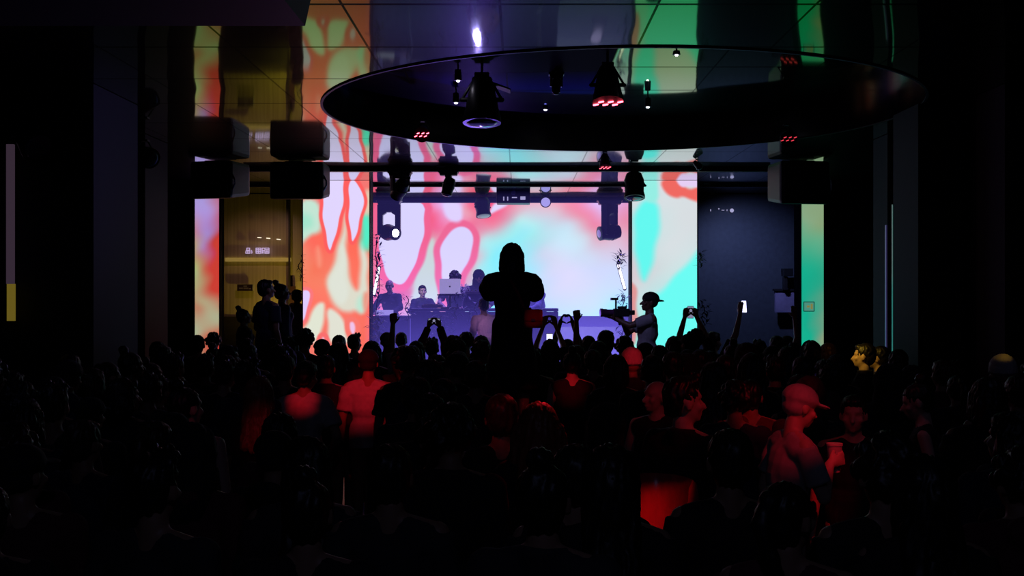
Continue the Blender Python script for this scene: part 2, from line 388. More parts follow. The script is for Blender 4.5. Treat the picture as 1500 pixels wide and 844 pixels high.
base = [(930,290,(216,218,224)),(975,290,(216,224,228)),(1000,320,(216,222,226)),(985,360,(216,224,228)),(960,330,(205,226,228)),(940,430,(205,222,226)),(960,425,(190,228,230)),(930,350,(190,225,226)),(1015,340,(214,222,226)),(950,480,(150,240,234)),(930,400,(214,206,212)),(980,400,(205,226,228))]
sf = lambda pts, c, w: (pts, c, None, 3, w)
blobs = [sf([(930,355),(928,322),(936,297),(950,292),(964,300),(968,323),(963,345),(958,375),(951,402),(944,415),(936,395),(931,375)], (100,248,240), 14),
 sf([(1024,366),(1008,384),(992,402),(972,424),(954,436),(946,455),(944,500),(944,600),(1034,600),(1034,366)], (108,252,244), 13),
 sf([(942,258),(964,258),(966,292),(950,300),(940,285)], (150,238,228), 9),
 sf([(966,262),(990,262),(1000,270),(1012,278),(1026,272),(1026,299),(1010,291),(1000,287),(990,292),(976,284)], (240,105,98), 7),
 sf([(986,258),(1026,258),(1026,277),(1010,271),(998,276)], (230,206,245), 5),
 sf([(920,410),(933,418),(932,440),(935,470),(932,505),(920,505)], (224,150,150), 7)]
led('stage_column_screen', 'floor to ceiling LED column glowing turquoise and white behind the camera operator', 926, 1021, 264.5, 600, LY, base, blobs)
base = [(290,300,(190,165,240)),(305,300,(190,165,240)),(316,300,(200,140,190)),(302,340,(180,150,225)),(303,360,(190,140,200)),(288,360,(200,170,140)),(290,400,(190,180,130)),(289,340,(205,140,170)),(310,400,(225,70,60)),(316,350,(215,70,70)),(314,420,(222,70,58)),(300,390,(215,100,80)),(300,440,(195,180,140)),(316,440,(205,150,120)),(288,450,(205,140,110)),(290,490,(190,185,150)),(308,490,(215,110,85)),(300,470,(195,180,145)),(306,520,(205,90,70)),(318,470,(190,185,150)),(290,540,(140,200,150)),(310,560,(120,190,140)),(300,264,(170,150,200)),(300,590,(130,190,140))]
led('narrow_wall_screen', 'narrow LED strip screen glowing lavender and red on the dark wall', 285.5, 321, 264.5, 590, LY, base, [], gain=.8)
base = [(1180,290,(140,180,140)),(1200,290,(150,180,140)),(1180,320,(150,185,145)),(1200,330,(145,180,135)),(1180,360,(90,190,150)),(1200,350,(110,190,150)),(1180,400,(30,190,155)),(1195,400,(35,185,150)),(1204,440,(90,175,145)),(1180,480,(25,190,155)),(1203,500,(120,175,145)),(1190,500,(25,195,158)),(1190,560,(25,190,155))]
led('narrow_wall_screen', 'narrow LED strip screen glowing green with a small framed notice on it', 1174, 1206.5, 264.5, 590, LY, base, [], gain=.8)
# ================================================================ STAGE BARS AND HEADER
def bar(name, label, a, b, y0, Y, h, d, m=BLACK, cat='beam'):
    root = thing(name, label, cat, (X((a+b)/2, Y), Y, CEIL-h))
    o = MB().box((0, 0, h/2), (X(b, Y)-X(a, Y), d, h)).obj('rail', m, root, bevel=.008)
    br = MB()
    n = max(3, int((X(b, Y)-X(a, Y))/1.6)); w = X(b, Y)-X(a, Y)
    for i in range(n): br.box((-w/2+w*(i+.5)/n, 0, h-.006), (.12, d+.03, .012))
    br.obj('ceiling_bracket', CHROME, root)
    return root
bar('lighting_rail', 'long black lighting rail across the whole ceiling nearest the crowd', 357, 1128, 238, 15.8, .07, .07)
bar('portal_rail', 'black ceiling rail across the stage mouth behind the long rail', 529, 932, 266, 18.3, .046, .05)
bar('portal_rail', 'black ceiling rail across the yellow alcove behind the speakers', 330, 455, 266, 18.3, .046, .05)
bar('portal_rail', 'black ceiling rail across the blue alcove behind the long rail', 1010, 1165, 266, 18.3, .046, .05)
bar('screen_header', 'deep dark header beam along the top edge of the main screen', 545, 925, 283, 20.85, .10, .06, mat('header_blue_grey', (.05,.06,.14), .5))
# ================================================================ FIXTURES
def lens(root, c, axis, r, em=None, es=0, name='lens', depth=.02):
    m = mat('lens_glass', (.12,.12,.2), .08) if not em else mat('lens_lit_%d_%d_%d_%d' % (*[int(255*v) for v in em], es*10), (.05,.05,.05), .2, em=em, es=es)
    return MB().lathe(c, [(r*.3, 0), (r, 0), (r*1.0, depth*.4), (r*.75, depth), (r*.3, depth*1.2)], axis, 20).obj(name, m, root, smooth=True)
def moving_head(name, label, top, s, yaw, pitch, lit=None, es=0, group=None, drop=0, tall=1.0, aim=None):
    """hangs from z=top.z ; base box, two-arm yoke, tapered head with lens"""
    root = thing(name, label, 'stage light', top, 0, group)
    if drop: MB().cap((0,0,0), (0,0,-drop), .02*s/.3, round_=False).obj('clamp', FIX, root)
    z = -drop
    MB().box((0,0,z-.05*s), (.95*s,.6*s,.10*s)).box((0,0,z-.15*s), (.8*s,.5*s,.14*s), taper=(1.1,1.1)).obj('base', FIX, root, bevel=.02*s)
    R = Matrix.Rotation(yaw, 3, 'Z')
    y = MB(); al = .6*s+(tall-1)*.72*s; ac = z-.22*s-al/2
    for q in (-1, 1): y.box(R@Vector((q*.33*s,0,ac)), ((.11 if tall == 1 else .20)*s,.26*s,al), R)
    y.box(R@Vector((0,0,z-(.26 if tall == 1 else .36)*s)), (.80*s,.30*s,(.12 if tall == 1 else .30)*s), R)
    if tall > 1:
        for q in (-1, 1): y.box(R@Vector((q*.2*s,0,z-.52*s)), (.16*s,.28*s,.14*s), R @ Matrix.Rotation(q*.6, 3, 'Y'))
    y.obj('yoke', FIX, root, bevel=.02*s)
    d = R @ (Matrix.Rotation(pitch, 3, 'X') @ Vector((0,0,-1)))
    if aim: d = Vector(aim).normalized()
    c = Vector((0,0,z-.72*s*tall))
    h = MB().lathe(c, [(.12*s,-.42*s),(.24*s,-.38*s),(.29*s,-.2*s),(.30*s,.05*s),(.26*s,.25*s),(.27*s,.42*s),(.23*s,.44*s)], d, 20)
    ho = smooth_auto(h.obj('head', FIX, root))
    MB().lathe(c, [(.30*s,-.12*s),(.315*s,-.10*s),(.315*s,-.06*s),(.30*s,-.04*s)], d, 20).obj('cooling_band', BLACK, ho)
    lens(ho, c+d*.43*s, d, (.21 if tall == 1 else .15)*s, lit, es)
    return root
def par(name, label, top, s, direction, lit=None, es=0, drop=.0, dots=None, group=None, narrow=.8):
    root = thing(name, label, 'stage light', top, 0, group); d = Vector(direction).normalized()
    c = Vector((0,0,-drop-.55*s))
    side = d.cross(Vector((0,0,1))) if abs(d.z) < .98 else Vector((1,0,0)); side.normalize()
    if drop: MB().cap((0,0,0), (0,0,-drop), .012, round_=False).obj('hanging_rod', BLACK, root)
    b = MB().box((0,0,-drop-.03*s), (.3*s,.3*s,.06*s))
    for k in (-1,1): b.cap(side*k*.12*s+Vector((0,0,-drop-.05*s)), c+side*k*.42*s, .03*s, seg=8); b.cap(c+side*k*.42*s, c+side*k*.3*s, .05*s, seg=8)
    b.obj('bracket', BLACK, root)
    can = smooth_auto(MB().lathe(c, [(.1*s,-.5*s),(.26*s*narrow,-.46*s),(.34*s*narrow,-.2*s),(.36*s,.25*s),(.40*s,.42*s),(.40*s,.5*s),(.34*s,.5*s)], d, 20).obj('housing', FIX, root))
    if dots:
        u = side; w = d.cross(u)
        for i in range(3):
            for j in range(2):
                q = c+d*.51*s+u*(i-1)*.24*s+w*(j-.5)*.15*s+u*(j-.5)*.12*s
                MB().cap(q-u*.05*s-w*.02*s, q+u*.05*s+w*.02*s, .022*s, seg=8).obj('led_cell', mat('red_led_cell_%d' % (dots*10), (.1,0,0), .3, em=(1.,.06,.10), es=dots), can, smooth=True)
    else: lens(can, c+d*.48*s, d, .33*s, lit, es)
    return root
Yb = 15.7; zb = CEIL-.07
moving_head('moving_head_light', 'tilted moving head light under the long rail above the stage mouth', (X(586,Yb),Yb,zb), .36, .6, .9, None, drop=.0)
moving_head('moving_head_light', 'slim edge-on moving head light under the long rail', (X(657,Yb),Yb,zb), .30, 1.57, .25, None)
par('wash_light', 'round wash light hanging at the turquoise column end of the long rail', (X(929,Yb),Yb,zb), .38, (0,-.25,-1), narrow=1.12)
par('accent_light', 'tiny black accent light clipped above the long rail near the turquoise column', (X(1021,14.9),14.9,CEIL), .13, (.6,-.5,-.7))
Yh = 20.4; zh = CEIL-.06
moving_head('moving_head_light', 'lit moving head with bright white lens at the flame column side of screen', (X(570,Yh),Yh,zh), .50, 0, 0, (1,1,.85), 9, tall=1.75, aim=(.62,-.75,-.10))
moving_head('moving_head_light', 'unlit moving head turned sideways at the turquoise side of the screen', (X(893,Yh),Yh,zh), .50, 1.0, 0, (.45,.3,.9), .5, tall=1.75, aim=(-.9,-.35,-.12))
par('profile_light', 'tapered can light hanging before the screen header', (X(707,Yh),Yh,zh+.04), .36, (.12,-.25,-1), (.5,.6,.7), .3, narrow=1.25)
par('round_spotlight', 'small round spotlight with pale lens facing the crowd from the header', (X(799,Yh),Yh,zh+.10), .26, (0,-1,-.25), (.45,.4,.95), .8)
pr = thing('projector', 'black box projector with small white markings on the screen header', 'projector', (X(752,19.6),19.6,ZZ(299,19.6)))
MB().box((0,0,.14), (.60,.4,.28)).obj('case', mat('projector_case', (.02,.02,.05), .4), pr, bevel=.02)
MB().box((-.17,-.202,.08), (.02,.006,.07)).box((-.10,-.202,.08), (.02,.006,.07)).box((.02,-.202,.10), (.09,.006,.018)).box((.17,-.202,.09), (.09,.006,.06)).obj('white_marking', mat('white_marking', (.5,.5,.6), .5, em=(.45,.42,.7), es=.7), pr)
MB().lathe((-.0,-.2,.19), [(.02,0),(.045,0),(.045,.02),(.03,.025)], (0,-1,0), 16).obj('lens', mat('lens_glass'), pr, smooth=True)
# recess fixtures
zr = CEIL+.35
def rz(py): return 1600*(zr-CAMZ)/(HY-py)
y_ = rz(97); par('bell_wash_light', 'large bell shaped wash light with barn flap hanging in the recess', (X(706,y_),y_,zr), .46, (0,-.12,-1), None, 0, drop=.07)
o = MB().box((.17,0,-.20), (.22,.2,.015), Matrix.Rotation(.35,3,'Y')).obj('flap', BLACK, COL.objects['bell_wash_light'])
y_ = rz(78); par('red_led_wash', 'big square LED wash with glowing red cells hanging in the recess', (X(890,y_),y_,zr), .36, (0,-.3,-1), drop=.09, dots=14)
y_ = rz(108); moving_head('small_moving_head', 'small dark moving head in the middle of the recess', (X(815,y_),y_,zr), .16, .3, .2)
def spot_(px, py, d, label, es=25):
    y_ = rz(py); r = thing('pin_spotlight', label, 'spotlight', (X(px,y_),y_,zr))
    MB().cap((0,0,0), (0,0,-d*.5), .008, round_=False).cap((0,0,-d*.3), (0,0,-d), .03, .036, round_=False, seg=14).obj('housing', BLACK, r)
    MB().ell((0,0,-d-.002), (.016,.016,.012), nu=8, nv=6).obj('bulb', mat('bulb_white_%d' % es, (.8,.8,.8), .3, em=(.85,.8,1), es=es), r, smooth=True)
spot_(671,95,.15,'pin spotlight by the bell light, higher of that pair')
spot_(668,130,.15,'pin spotlight by the bell light, lower of that pair')
spot_(799,157,.03,'flush pin spotlight shining alone in the middle of the recess')
spot_(949,138,.14,'pin spotlight in front of the green reflection, lower one')
spot_(991,72,.05,'pin spotlight at the near rim in front of the green reflection', 6)
par('red_par_light', 'flat red LED par glowing at the flame column side of the recess', (X(619,12.0),12.0,zr-.28), .22, (0,-.9,-.45), dots=14)
par('red_par_light', 'flat red LED par glowing under the far rim of the recess', (X(886,14.2),14.2,CEIL-.005), .20, (0,-.6,-1), dots=8)
par('red_par_light', 'dim red LED par near the dark wall side of the recess', (X(1152,12.4),12.4,zr-.26), .24, (0,-.9,-.4), dots=.8)
# ================================================================ HANGING SPEAKERS
def speaker(label, px0, px1, ybot, Y, H=.53, ang=0.):
    w = X(px1,Y)-X(px0,Y); zb_ = ZZ(ybot, Y)
    r = thing('hanging_speaker', label, 'speaker', (X((px0+px1)/2,Y),Y,zb_), ang)
    hh = CEIL-.02-zb_
    mb = MB(); D = .55
    # cabinet of trapezoidal side profile
    pts = [(-w/2,-D*.5,0),(w/2,-D*.5,0),(w/2,D*.5,.08),(-w/2,D*.5,.08),(-w/2*1.0,-D*.5,hh-.015),(w/2*1.0,-D*.5,hh-.015),(w/2,D*.5,hh-.015),(-w/2,D*.5,hh-.015)]
    mb.add([Vector(p) for p in pts], [(3,2,1,0),(4,5,6,7),(0,1,5,4),(1,2,6,5),(2,3,7,6),(3,0,4,7)])
    mb.obj('cabinet', mat('speaker_black', (.008,.008,.014), .5), r, bevel=.05)
    g = MB().box((0,-D*.5-.012,hh/2-.01), (w*.88,.02,(hh-.1)*.86)); g.obj('grille', mat('speaker_grille', (.012,.012,.02), .7, nscale=180, noise_amt=.9), r, bevel=.006)
    MB().box((0,0,hh-.004), (w*.5,.3,.012)).obj('flying_bracket', BLACK, r)
    MB().cap((w/2-.01,-D*.5+.05,.12), (w/2+.03,-D*.5+.05,.2), .012, seg=8).cap((w/2+.03,-D*.5+.05,.2), (w/2+.03,-D*.5+.05,hh-.28), .012, seg=8).cap((w/2+.03,-D*.5+.05,hh-.28), (w/2-.01,-D*.5+.05,hh-.2), .012, seg=8).obj('side_handle', CHROME, r)
speaker('wide black speaker cabinet hung above the yellow alcove beside flame column', 401, 479, 295, 15.1)
speaker('bulky black speaker hung above the narrow lavender strip screen', 290, 356, 294, 15.0, ang=-.25)
speaker('black speaker hung above the narrow green strip screen', 1132, 1206, 302, 15.0, ang=.12)
# near black soffit at the top of the frame
wallbox('trim_soffit', X(-300,5.0), X(445,5.0), 4.2, 5.0, ZZ(38,5.0), CEIL-.005, BLACK, 'black dropped soffit near the camera')
# wait-free gap: chamfered end block
mb = MB(); a0, a1 = X(445,5.0), X(447,5.0); b1_ = X(472,5.0); zt, zb0 = CEIL-.006, ZZ(38,5.0)
mb.add([(a0,4.2,zb0),(a1,4.2,zb0),(b1_,4.2,zt),(a0,4.2,zt),(a0,5.0,zb0),(a1,5.0,zb0),(b1_+.05,5.0,zt),(a0,5.0,zt)], [(0,1,2,3),(7,6,5,4),(0,4,5,1),(1,5,6,2),(2,6,7,3),(3,7,4,0)])
struct('trim_soffit_end', mb, BLACK, 'slanted end of the black dropped soffit')
# side pillars
wallbox('pillar_west_near', X(-200,9.5), X(137,9.5), 9.5, 10.6, 0, CEIL-.005, WALLM)
wallbox('pillar_west_far', X(166,12.5), X(283,12.5)-.55, 12.5, 13.3, 0, CEIL-.005, WALLM)
wallbox('wall_mirror_west', X(110,13.5), X(168,13.5), 13.5, 13.55, .0, 3.0, mat('smoky_mirror', (.10,.11,.14), .12, 1.0), 'smoky mirror panel between two dark pillars')
wallbox('pillar_east_far', X(1300,12.5), X(1338,12.5), 12.5, 13.0, 0, CEIL-.005, WALLM)
wallbox('pillar_east_near', X(1345,10.5), X(1462,10.5), 10.5, 11.2, 0, CEIL-.005, WALLM)
wallbox('pillar_east_edge', X(1472,9.5), X(1700,9.5), 9.5, 10.2, 0, CEIL-.005, WALLM)
def trimv(name, label, px, Y, y0, y1, w=.018, m=CHROME):
    o = MB().box((X(px,Y), Y-.02, (ZZ(y0,Y)+ZZ(y1,Y))/2), (w,.03,ZZ(y0,Y)-ZZ(y1,Y))).obj(name, m); o['kind'] = 'structure'; o['label'] = label; o['category'] = 'trim'
trimv('trim_1', 'thin chrome edge strip on the dark pillar by the mirror', 191, 12.4, 290, 470, .016, mat('chrome_edge', (.25,.22,.3), .3, 1., em=(.10,.09,.16), es=.35))  # edge sheen put in as emission
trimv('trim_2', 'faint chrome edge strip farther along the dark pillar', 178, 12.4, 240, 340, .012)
trimv('trim_3', 'thin violet lit edge of the pillar by the green screen', 1297, 12.4, 330, 520, .014, mat('violet_edge', (.2,.2,.3), .3, em=(.10,.08,.30), es=.25))  # violet reflection on the polished edge put in as glow
trimv('trim_4', 'green glinting mirror strip on the pillar beyond the green screen', 1308, 12.4, 300, 520, .03, mat('green_glint', (.1,.3,.25), .1, em=(.01,.11,.08), es=.3))  # reflection of the green screen put in as emission
trimv('trim_5', 'grey glinting strip on the pillar beyond the green screen', 1336, 12.4, 300, 520, .025, mat('grey_glint', (.15,.2,.2), .2, em=(.05,.07,.07), es=.4))  # grey glint is emission, not a true reflection
trimv('trim_6', 'faint teal strip at the last pillar by the frame edge', 1466, 10.4, 190, 400, .03, mat('teal_glint', (.1,.2,.2), .2, em=(.02,.06,.05), es=.35))  # teal reflection painted on as a weak glow
trimv('trim_7', 'dull mauve mirror strip at the edge of the dark wall', 17, 9.4, 212, 416, .062, mat('mauve_strip', (.1,.08,.1), .3, em=(.035,.022,.035), es=1.))  # mauve reflection put into the strip as emission
trimv('trim_8', 'short yellow lit piece below the mauve strip', 18, 9.4, 416, 470, .062, mat('yellow_strip', (.2,.18,.05), .3, em=(.14,.10,.012), es=.9))  # yellow end of the same reflection, also emission
par('corner_wash_light', 'faint bluish wash light hung on the dark wall by the mauve strip', (X(42,9.3),9.3,CEIL-.3), .36, (.7,-.5,-.6))
par('pillar_uplight', 'small violet glinting fixture near the dark pillar top', (X(212,12.2),12.2,ZZ(205,12.2)), .3, (.5,-.6,-.3))
# purple neon in the smoky mirror gap
ns = thing('neon_sign', 'small violet glowing sign shapes in the gap between dark pillars', 'sign', (X(141,12.9),12.9,ZZ(402,12.9)))
m = mat('violet_neon', (.1,.05,.2), .4, em=(.55,.30,.95), es=.5)
mb = MB(); s_ = 12.9/1600
mb.cap((-4*s_,0,20*s_), (4*s_,0,20*s_), .01); 
V = [(-5*s_,0,19*s_),(5*s_,0,19*s_),(5*s_,0,26*s_),(2*s_,0,26*s_),(-3*s_,0,22*s_)]
mb.add(V+[(a,.02,c) for a,b,c in V], [(0,1,2,3,4),(9,8,7,6,5),(0,5,6,1),(1,6,7,2),(2,7,8,3),(3,8,9,4),(4,9,5,0)]); mb.obj('arched_glyph', m, ns)
mb = MB(); mb.box((0,0,15*s_), (10*s_,.02,1.5*s_)); mb.obj('bar_glyph', m, ns)
mb = MB()
V = [(-5*s_,0,0),(5*s_,0,0),(5*s_,0,9*s_),(0,0,4*s_),(-5*s_,0,9*s_)]
mb.add(V+[(a,.02,c) for a,b,c in V], [(0,1,2,3,4),(9,8,7,6,5),(0,5,6,1),(1,6,7,2),(2,7,8,3),(3,8,9,4),(4,9,5,0)]); mb.obj('notched_glyph', m, ns)
# ================================================================ ALCOVE AND WALL DETAILS
sg = thing('wall_sign', 'blurred pale violet lettering sign glowing high on the alcove wall', 'sign', (X(378,19.9),19.9,ZZ(371,19.9)))
s_ = 19.9/1600; m = mat('pale_violet_letters', (.3,.25,.4), .5, em=(.50,.38,.62), es=.85)
def gl(name, segs, x):
    mb = MB()
    for a, b, c, d in segs: mb.cap(((x+a)*s_,0,b*s_), ((x+c)*s_,0,d*s_), .009, seg=6)
    mb.obj(name, m, sg)
gl('glyph', [(-18,0,-12,0),(-12,0,-12,3.4),(-18,0,-17.6,3.4),(-17.6,3.4,-12,3.4),(-16.6,4.2,-16.4,7.4),(-16.4,7.4,-12.4,7.4),(-12.4,7.4,-12.4,4.4),(-16.6,4.4,-12.4,4.4),(-15,0,-15,3.4)], 0)
gl('comma', [(-9.8,4,-8.8,1.5),(-8.8,1.5,-9.4,0)], 0)
gl('glyph', [(-3,0,4,0),(-3,2.5,4,2.5),(-3,5,4,5),(-3,7.4,4,7.4),(-3,0,-3,7.4),(.5,0,.5,7.4),(4,0,4,7.4)], 0)
gl('glyph', [(6,0,6,7.4),(6,7.4,9,7.4),(6,4,9,4),(7.5,0,7.5,4)], 0)
gl('glyph', [(10,0,16,0),(10,7.4,16,7.4),(10,0,10,7.4),(16,0,16,7.4),(11.5,2,14.5,2),(11.5,5,14.5,5),(13,2,13,5)], 0)
nb = thing('notice_board', 'dark framed notice plate with faint lettering on the alcove wall', 'sign', (X(359,19.9),19.9,ZZ(426,19.9)))
MB().box((0,0,4.6*s_), (23*s_,.03,9.4*s_)).obj('plate', mat('notice_brown', (.03,.015,.02), .4), nb, bevel=.004)
tm = mat('notice_text', (.2,.17,.2), .5)
for i, (a, b, z) in enumerate([(-8.5,-3,3.6),(-2,5,3.6),(6,9,3.0),(-2,3,6.6)]):
    MB().box(((a+b)/2*s_,-.018,z*s_), ((b-a)*s_,.004,1.8*s_)).obj('text_line', tm, nb)
MB().box((12*s_,-.005,4.6*s_), (1.2*s_,.05,10*s_)).obj('edge_light', mat('notice_edge', (.4,.4,.35), .4), nb)  # plain pale strip along the edge of the plate
for i, (px, py) in enumerate([(380,348),(393,349),(408,350.5)]):
    o = MB().cap((X(px-2.4,19.88),19.88,ZZ(py,19.88)), (X(px+2.4,19.88),19.88,ZZ(py+.4,19.88)), .008, seg=8).obj('wall_spot', mat('warm_glint', (.5,.5,.4), .4, em=(.9,.8,.6), es=1.3))  # reflected downlight put in as a small glowing capsule
    tag(o, 'small warm wall light in the alcove, ' + ('farthest from the flame column', 'middle of the three', 'nearest the flame column')[i], 'light', 'alcove wall lights')
o = MB().box((X(378,19.93),19.93,ZZ(380.5,19.93)), (X(424,19.93)-X(328,19.93),.05,.07)).obj('trim_alcove_rail', mat('brass_rail', (.55,.42,.12), .35, em=(.28,.20,.05), es=.55)); tag(o, 'pale yellow horizontal rail across the alcove wall', 'trim', kind='structure')  # rail's bright tone put in as emission
o = MB().box((X(424,19.9),19.9,ZZ(420,19.9)), (.03,.05,3.2)).obj('trim_alcove_post', mat('dark_post', (.05,.04,.03), .5)); tag(o, 'dark slim vertical post on the alcove wall', 'trim', kind='structure')
dp = thing('side_door', 'dark brown door leaf at the flame column side of the alcove wall', 'door', (X(428,19.9),19.9,.65))
MB().box((0,0,.85), (.12,.04,1.66)).obj('door_leaf', mat('brown_door', (.08,.03,.03), .5), dp)
MB().box((.11,-.0,1.25), (.05,.03,.10)).obj('handle_plate', BLACK, dp)
lt = MB().cap(P(324.5,367,19.2), P(324.5,396,19.2), .014, seg=8).obj('tube_light', mat('lavender_tube', (.2,.2,.3), .4, em=(.35,.33,.55), es=.9)); tag(lt, 'short lavender tube light at the edge of the yellow alcove', 'tube light')
# right alcove items
o = MB()
r = thing('wall_lettering', 'row of tiny pale marks with a ringed dot high on the blue wall', 'sign', (X(1058,19.9),19.9,ZZ(311,19.9)))
m = mat('pale_marks', (.3,.3,.4), .5, em=(.42,.40,.62), es=.8)
for a, b, w, h in ((1041,308,1,3),(1053,306,1.6,1.6),(1059,308,4,.8),(1065,308,.8,2.4)):
    MB().box(((a-1058)*s_,0,(311-b)*s_), (w*s_,.01,h*s_)).obj('mark', m, r)
MB().lathe(((1072-1058)*s_,0,(311-308.5)*s_), [(.010,0),(.036,0),(.036,.012),(.010,.012)], (0,-1,0), 16).obj('ringed_dot', m, r)
ex = thing('wall_panel_box', 'pale violet lit box panel low on the blue wall beside the green strip', 'panel', (X(1152,19.8),19.8,ZZ(458,19.8)))
MB().box((0,0,16*s_), (34*s_,.08,32*s_)).obj('panel', mat('violet_panel', (.32,.28,.5), .6), ex, bevel=.01)
MB().box((0,0,33*s_), (38*s_,.14,3*s_)).obj('shelf_top', BLACK, ex)
bx = MB().box((X(1153,19.7),19.7,ZZ(399,19.7)), (14*s_,.2,11*s_)).box((X(1150,19.7),19.7,ZZ(415,19.7)), (6*s_,.1,20*s_)).obj('monitor_speaker', BLACK, bevel=.01); tag(bx, 'small black box speaker on a stand above the violet panel', 'speaker')
nf = thing('framed_notice', 'small framed notice fixed on the green strip screen', 'sign', (X(1184,LY),LY-.03,ZZ(456,LY)))
s2_ = LY/1600
MB().box((0,0,6.8*s2_), (14.5*s2_,.02,13.5*s2_)).obj('sheet', mat('notice_sheet', (.1,.3,.25), .5, em=(.10,.38,.28), es=.7), nf)
fm = MB(); 
for a, b, c, d in ((-7.5,0,-7.5,13.6),(7.5,0,7.5,13.6),(-7.5,0,7.5,0),(-7.5,13.6,7.5,13.6)): fm.cap((a*s2_,-.012,b*s2_), (c*s2_,-.012,d*s2_), .006, seg=6)
fm.obj('frame', mat('notice_frame', (.05,.04,.01), .5), nf)
MB().box((4*s2_,-.013,7*s2_), (3*s2_,.004,8*s2_)).box((-1*s2_,-.013,7*s2_), (4*s2_,.004,3*s2_)).obj('printed_mark', mat('notice_print', (.3,.25,.1), .5, em=(.35,.33,.10), es=.6), nf)

# ================================================================ PLANTS
def leaf(mb, p, d, L, w, up=Vector((0,0,1))):
    d = d.normalized(); s = d.cross(up); s = s.normalized() if s.length > .01 else Vector((1,0,0)); n = s.cross(d)
    V = [p, p+d*L*.45+s*w+n*w*.3, p+d*L-n*w*.5, p+d*L*.45-s*w+n*w*.3, p+d*L*.45+n*w*.05]
    mb.add(V, [(0,1,4),(1,2,4),(2,3,4),(3,0,4)])
LEAFM = mat('dark_leaf', (.03,.07,.04), .5); LEAFV = mat('violet_lit_leaf', (.16,.2,.28), .45)  # violet stage light put into the colour of the brighter leaf
def plant(label, px, y0, y1, Y, w, n, m, L=.14, stem_=True, seed=1, group=None):
    rnd = random.Random(seed); z0, z1 = ZZ(y1,Y), ZZ(y0,Y)
    r = thing('leafy_plant', label, 'plant', (X(px,Y),Y,z0), 0, group)
    st = MB(); lf = MB(); H = z1-z0; prev = Vector((0,0,0))
    for i in range(1, 9):
        q = Vector((.03*math.sin(i*1.3+seed), .03*math.cos(i+seed), H*i/8*.95)); st.cap(prev, q, .007, seg=6); prev = q
    for i in range(n):
        z = H*rnd.random(); a = rnd.random()*6.283
        d = Vector((math.cos(a), math.sin(a)*.6, rnd.uniform(-.5,.9)))
        p = Vector((rnd.uniform(-w,w)*.4, rnd.uniform(-w,w)*.3, z))
        leaf(lf, p, d, L*rnd.uniform(.6,1.2), L*.13)
    st.obj('stem', BLACK, r); lf.obj('leaves', m, r)
plant('thin trailing plant climbing the edge between flame column and main screen', 553, 345, 500, 18.14, .10, 110, LEAFV, seed=2)
plant('spiky leaved plant at the top edge of the turquoise column side', 908, 370, 392, 18.2, .10, 40, LEAFV, seed=3)
plant('bushy plant behind the camera operator at the stage edge', 913, 430, 500, 17.5, .16, 70, LEAFV, seed=4)
plant('dark sprig poking from the flame column edge over the alcove', 440, 372, 412, 17.6, .08, 26, LEAFM, .10, seed=5)
plant('dark sprig on the outer edge of the turquoise column', 1026, 370, 392, 17.6, .10, 30, LEAFM, .12, seed=6)
plant('low dark plant in the blue alcove beside turquoise column', 1030, 440, 480, 17.9, .16, 50, LEAFM, .14, seed=7)
plant('leafy arrangement on the console around the laptop stand', 668, 432, 468, 18.1, .3, 60, LEAFV, .13, seed=8)
plant('trailing leaves on the front of the console', 645, 462, 492, 17.98, .5, 90, LEAFV, .13, seed=9)
plant('leaf spray on the console by the standing performer', 697, 440, 475, 18.0, .3, 50, LEAFV, .13, seed=10)
plant('leafy pot plant at the keyboard side of the stage', 552, 462, 505, 17.45, .2, 80, LEAFM, .15, seed=11)
plant('trailing leaves at the end of the equipment desk', 596, 432, 470, 18.0, .2, 40, LEAFV, .12, seed=12)
def tube(label, a, b, Y):
    r = thing('tube_light', label, 'tube light', P(*b, Y)); d = P(*a,Y)-P(*b,Y)
    MB().cap((0,0,0), d, .022, seg=10).obj('tube', mat('white_tube', (.8,.8,.8), .3, em=(.9,.8,1.), es=2.2), r, smooth=True)
    MB().cap(d*-.04+Vector((0,.03,0)), d*1.04+Vector((0,.03,0)), .03, seg=8).obj('holder', FIX, r)
tube('slanted white tube light at the turquoise side of the stage', (906,389), (915,422), 18.4)
tube('slanted white tube light at the flame column side of the stage', (555,393), (548,430), 18.4)

# ================================================================ STAGE EQUIPMENT
DESK = mat('desk_violet_black', (.10,.09,.22), .5)
Yd = 18.3; sd = Yd/1600
def desk(label, a, b, ytop, Y, depth=.6, m=DESK, name='equipment_desk'):
    zt = ZZ(ytop, Y); w = X(b,Y)-X(a,Y); r = thing(name, label, 'table', (X((a+b)/2,Y),Y+depth/2,SF))
    MB().box((0,0,zt-SF-.025), (w,depth,.05)).obj('tabletop', m, r, bevel=.008)
    MB().box((0,-depth/2+.04,(zt-SF-.05)/2), (w*.985,.04,zt-SF-.06)).obj('front_panel', m, r)
    for sx in (-1,1):
        MB().box((sx*(w/2-.04),0,(zt-SF-.05)/2), (.05,depth*.9,zt-SF-.05)).obj('side_panel', m, r)
    return r
desk('long equipment desk with violet lit front beneath the laptop', 600, 790, 452, Yd)
desk('tall narrow equipment cabinet at the end of the desk', 795, 818, 452, Yd-.1, .5, mat('cabinet_violet', (.14,.12,.30), .5), 'equipment_cabinet')
desk('lower keyboard desk nearest the flame column', 546, 598, 463, Yd, .5)
kb = thing('sheet_stand', 'tilted pale lavender music sheet panel on the keyboard desk', 'stand', P(562,463,Yd-.03)+Vector((0,.1,0)))
MB().box((0,0,.055), (.30,.02,.09), Matrix.Rotation(-.4,3,'X')).obj('sheet', mat('lavender_sheet', (.5,.45,.7), .5, em=(.35,.30,.65), es=.7), kb)  # pale lavender of the sheet put in as glow
MB().cap((-.1,.03,0), (-.1,.05,.06), .008).cap((.1,.03,0), (.1,.05,.06), .008).obj('prop', BLACK, kb)
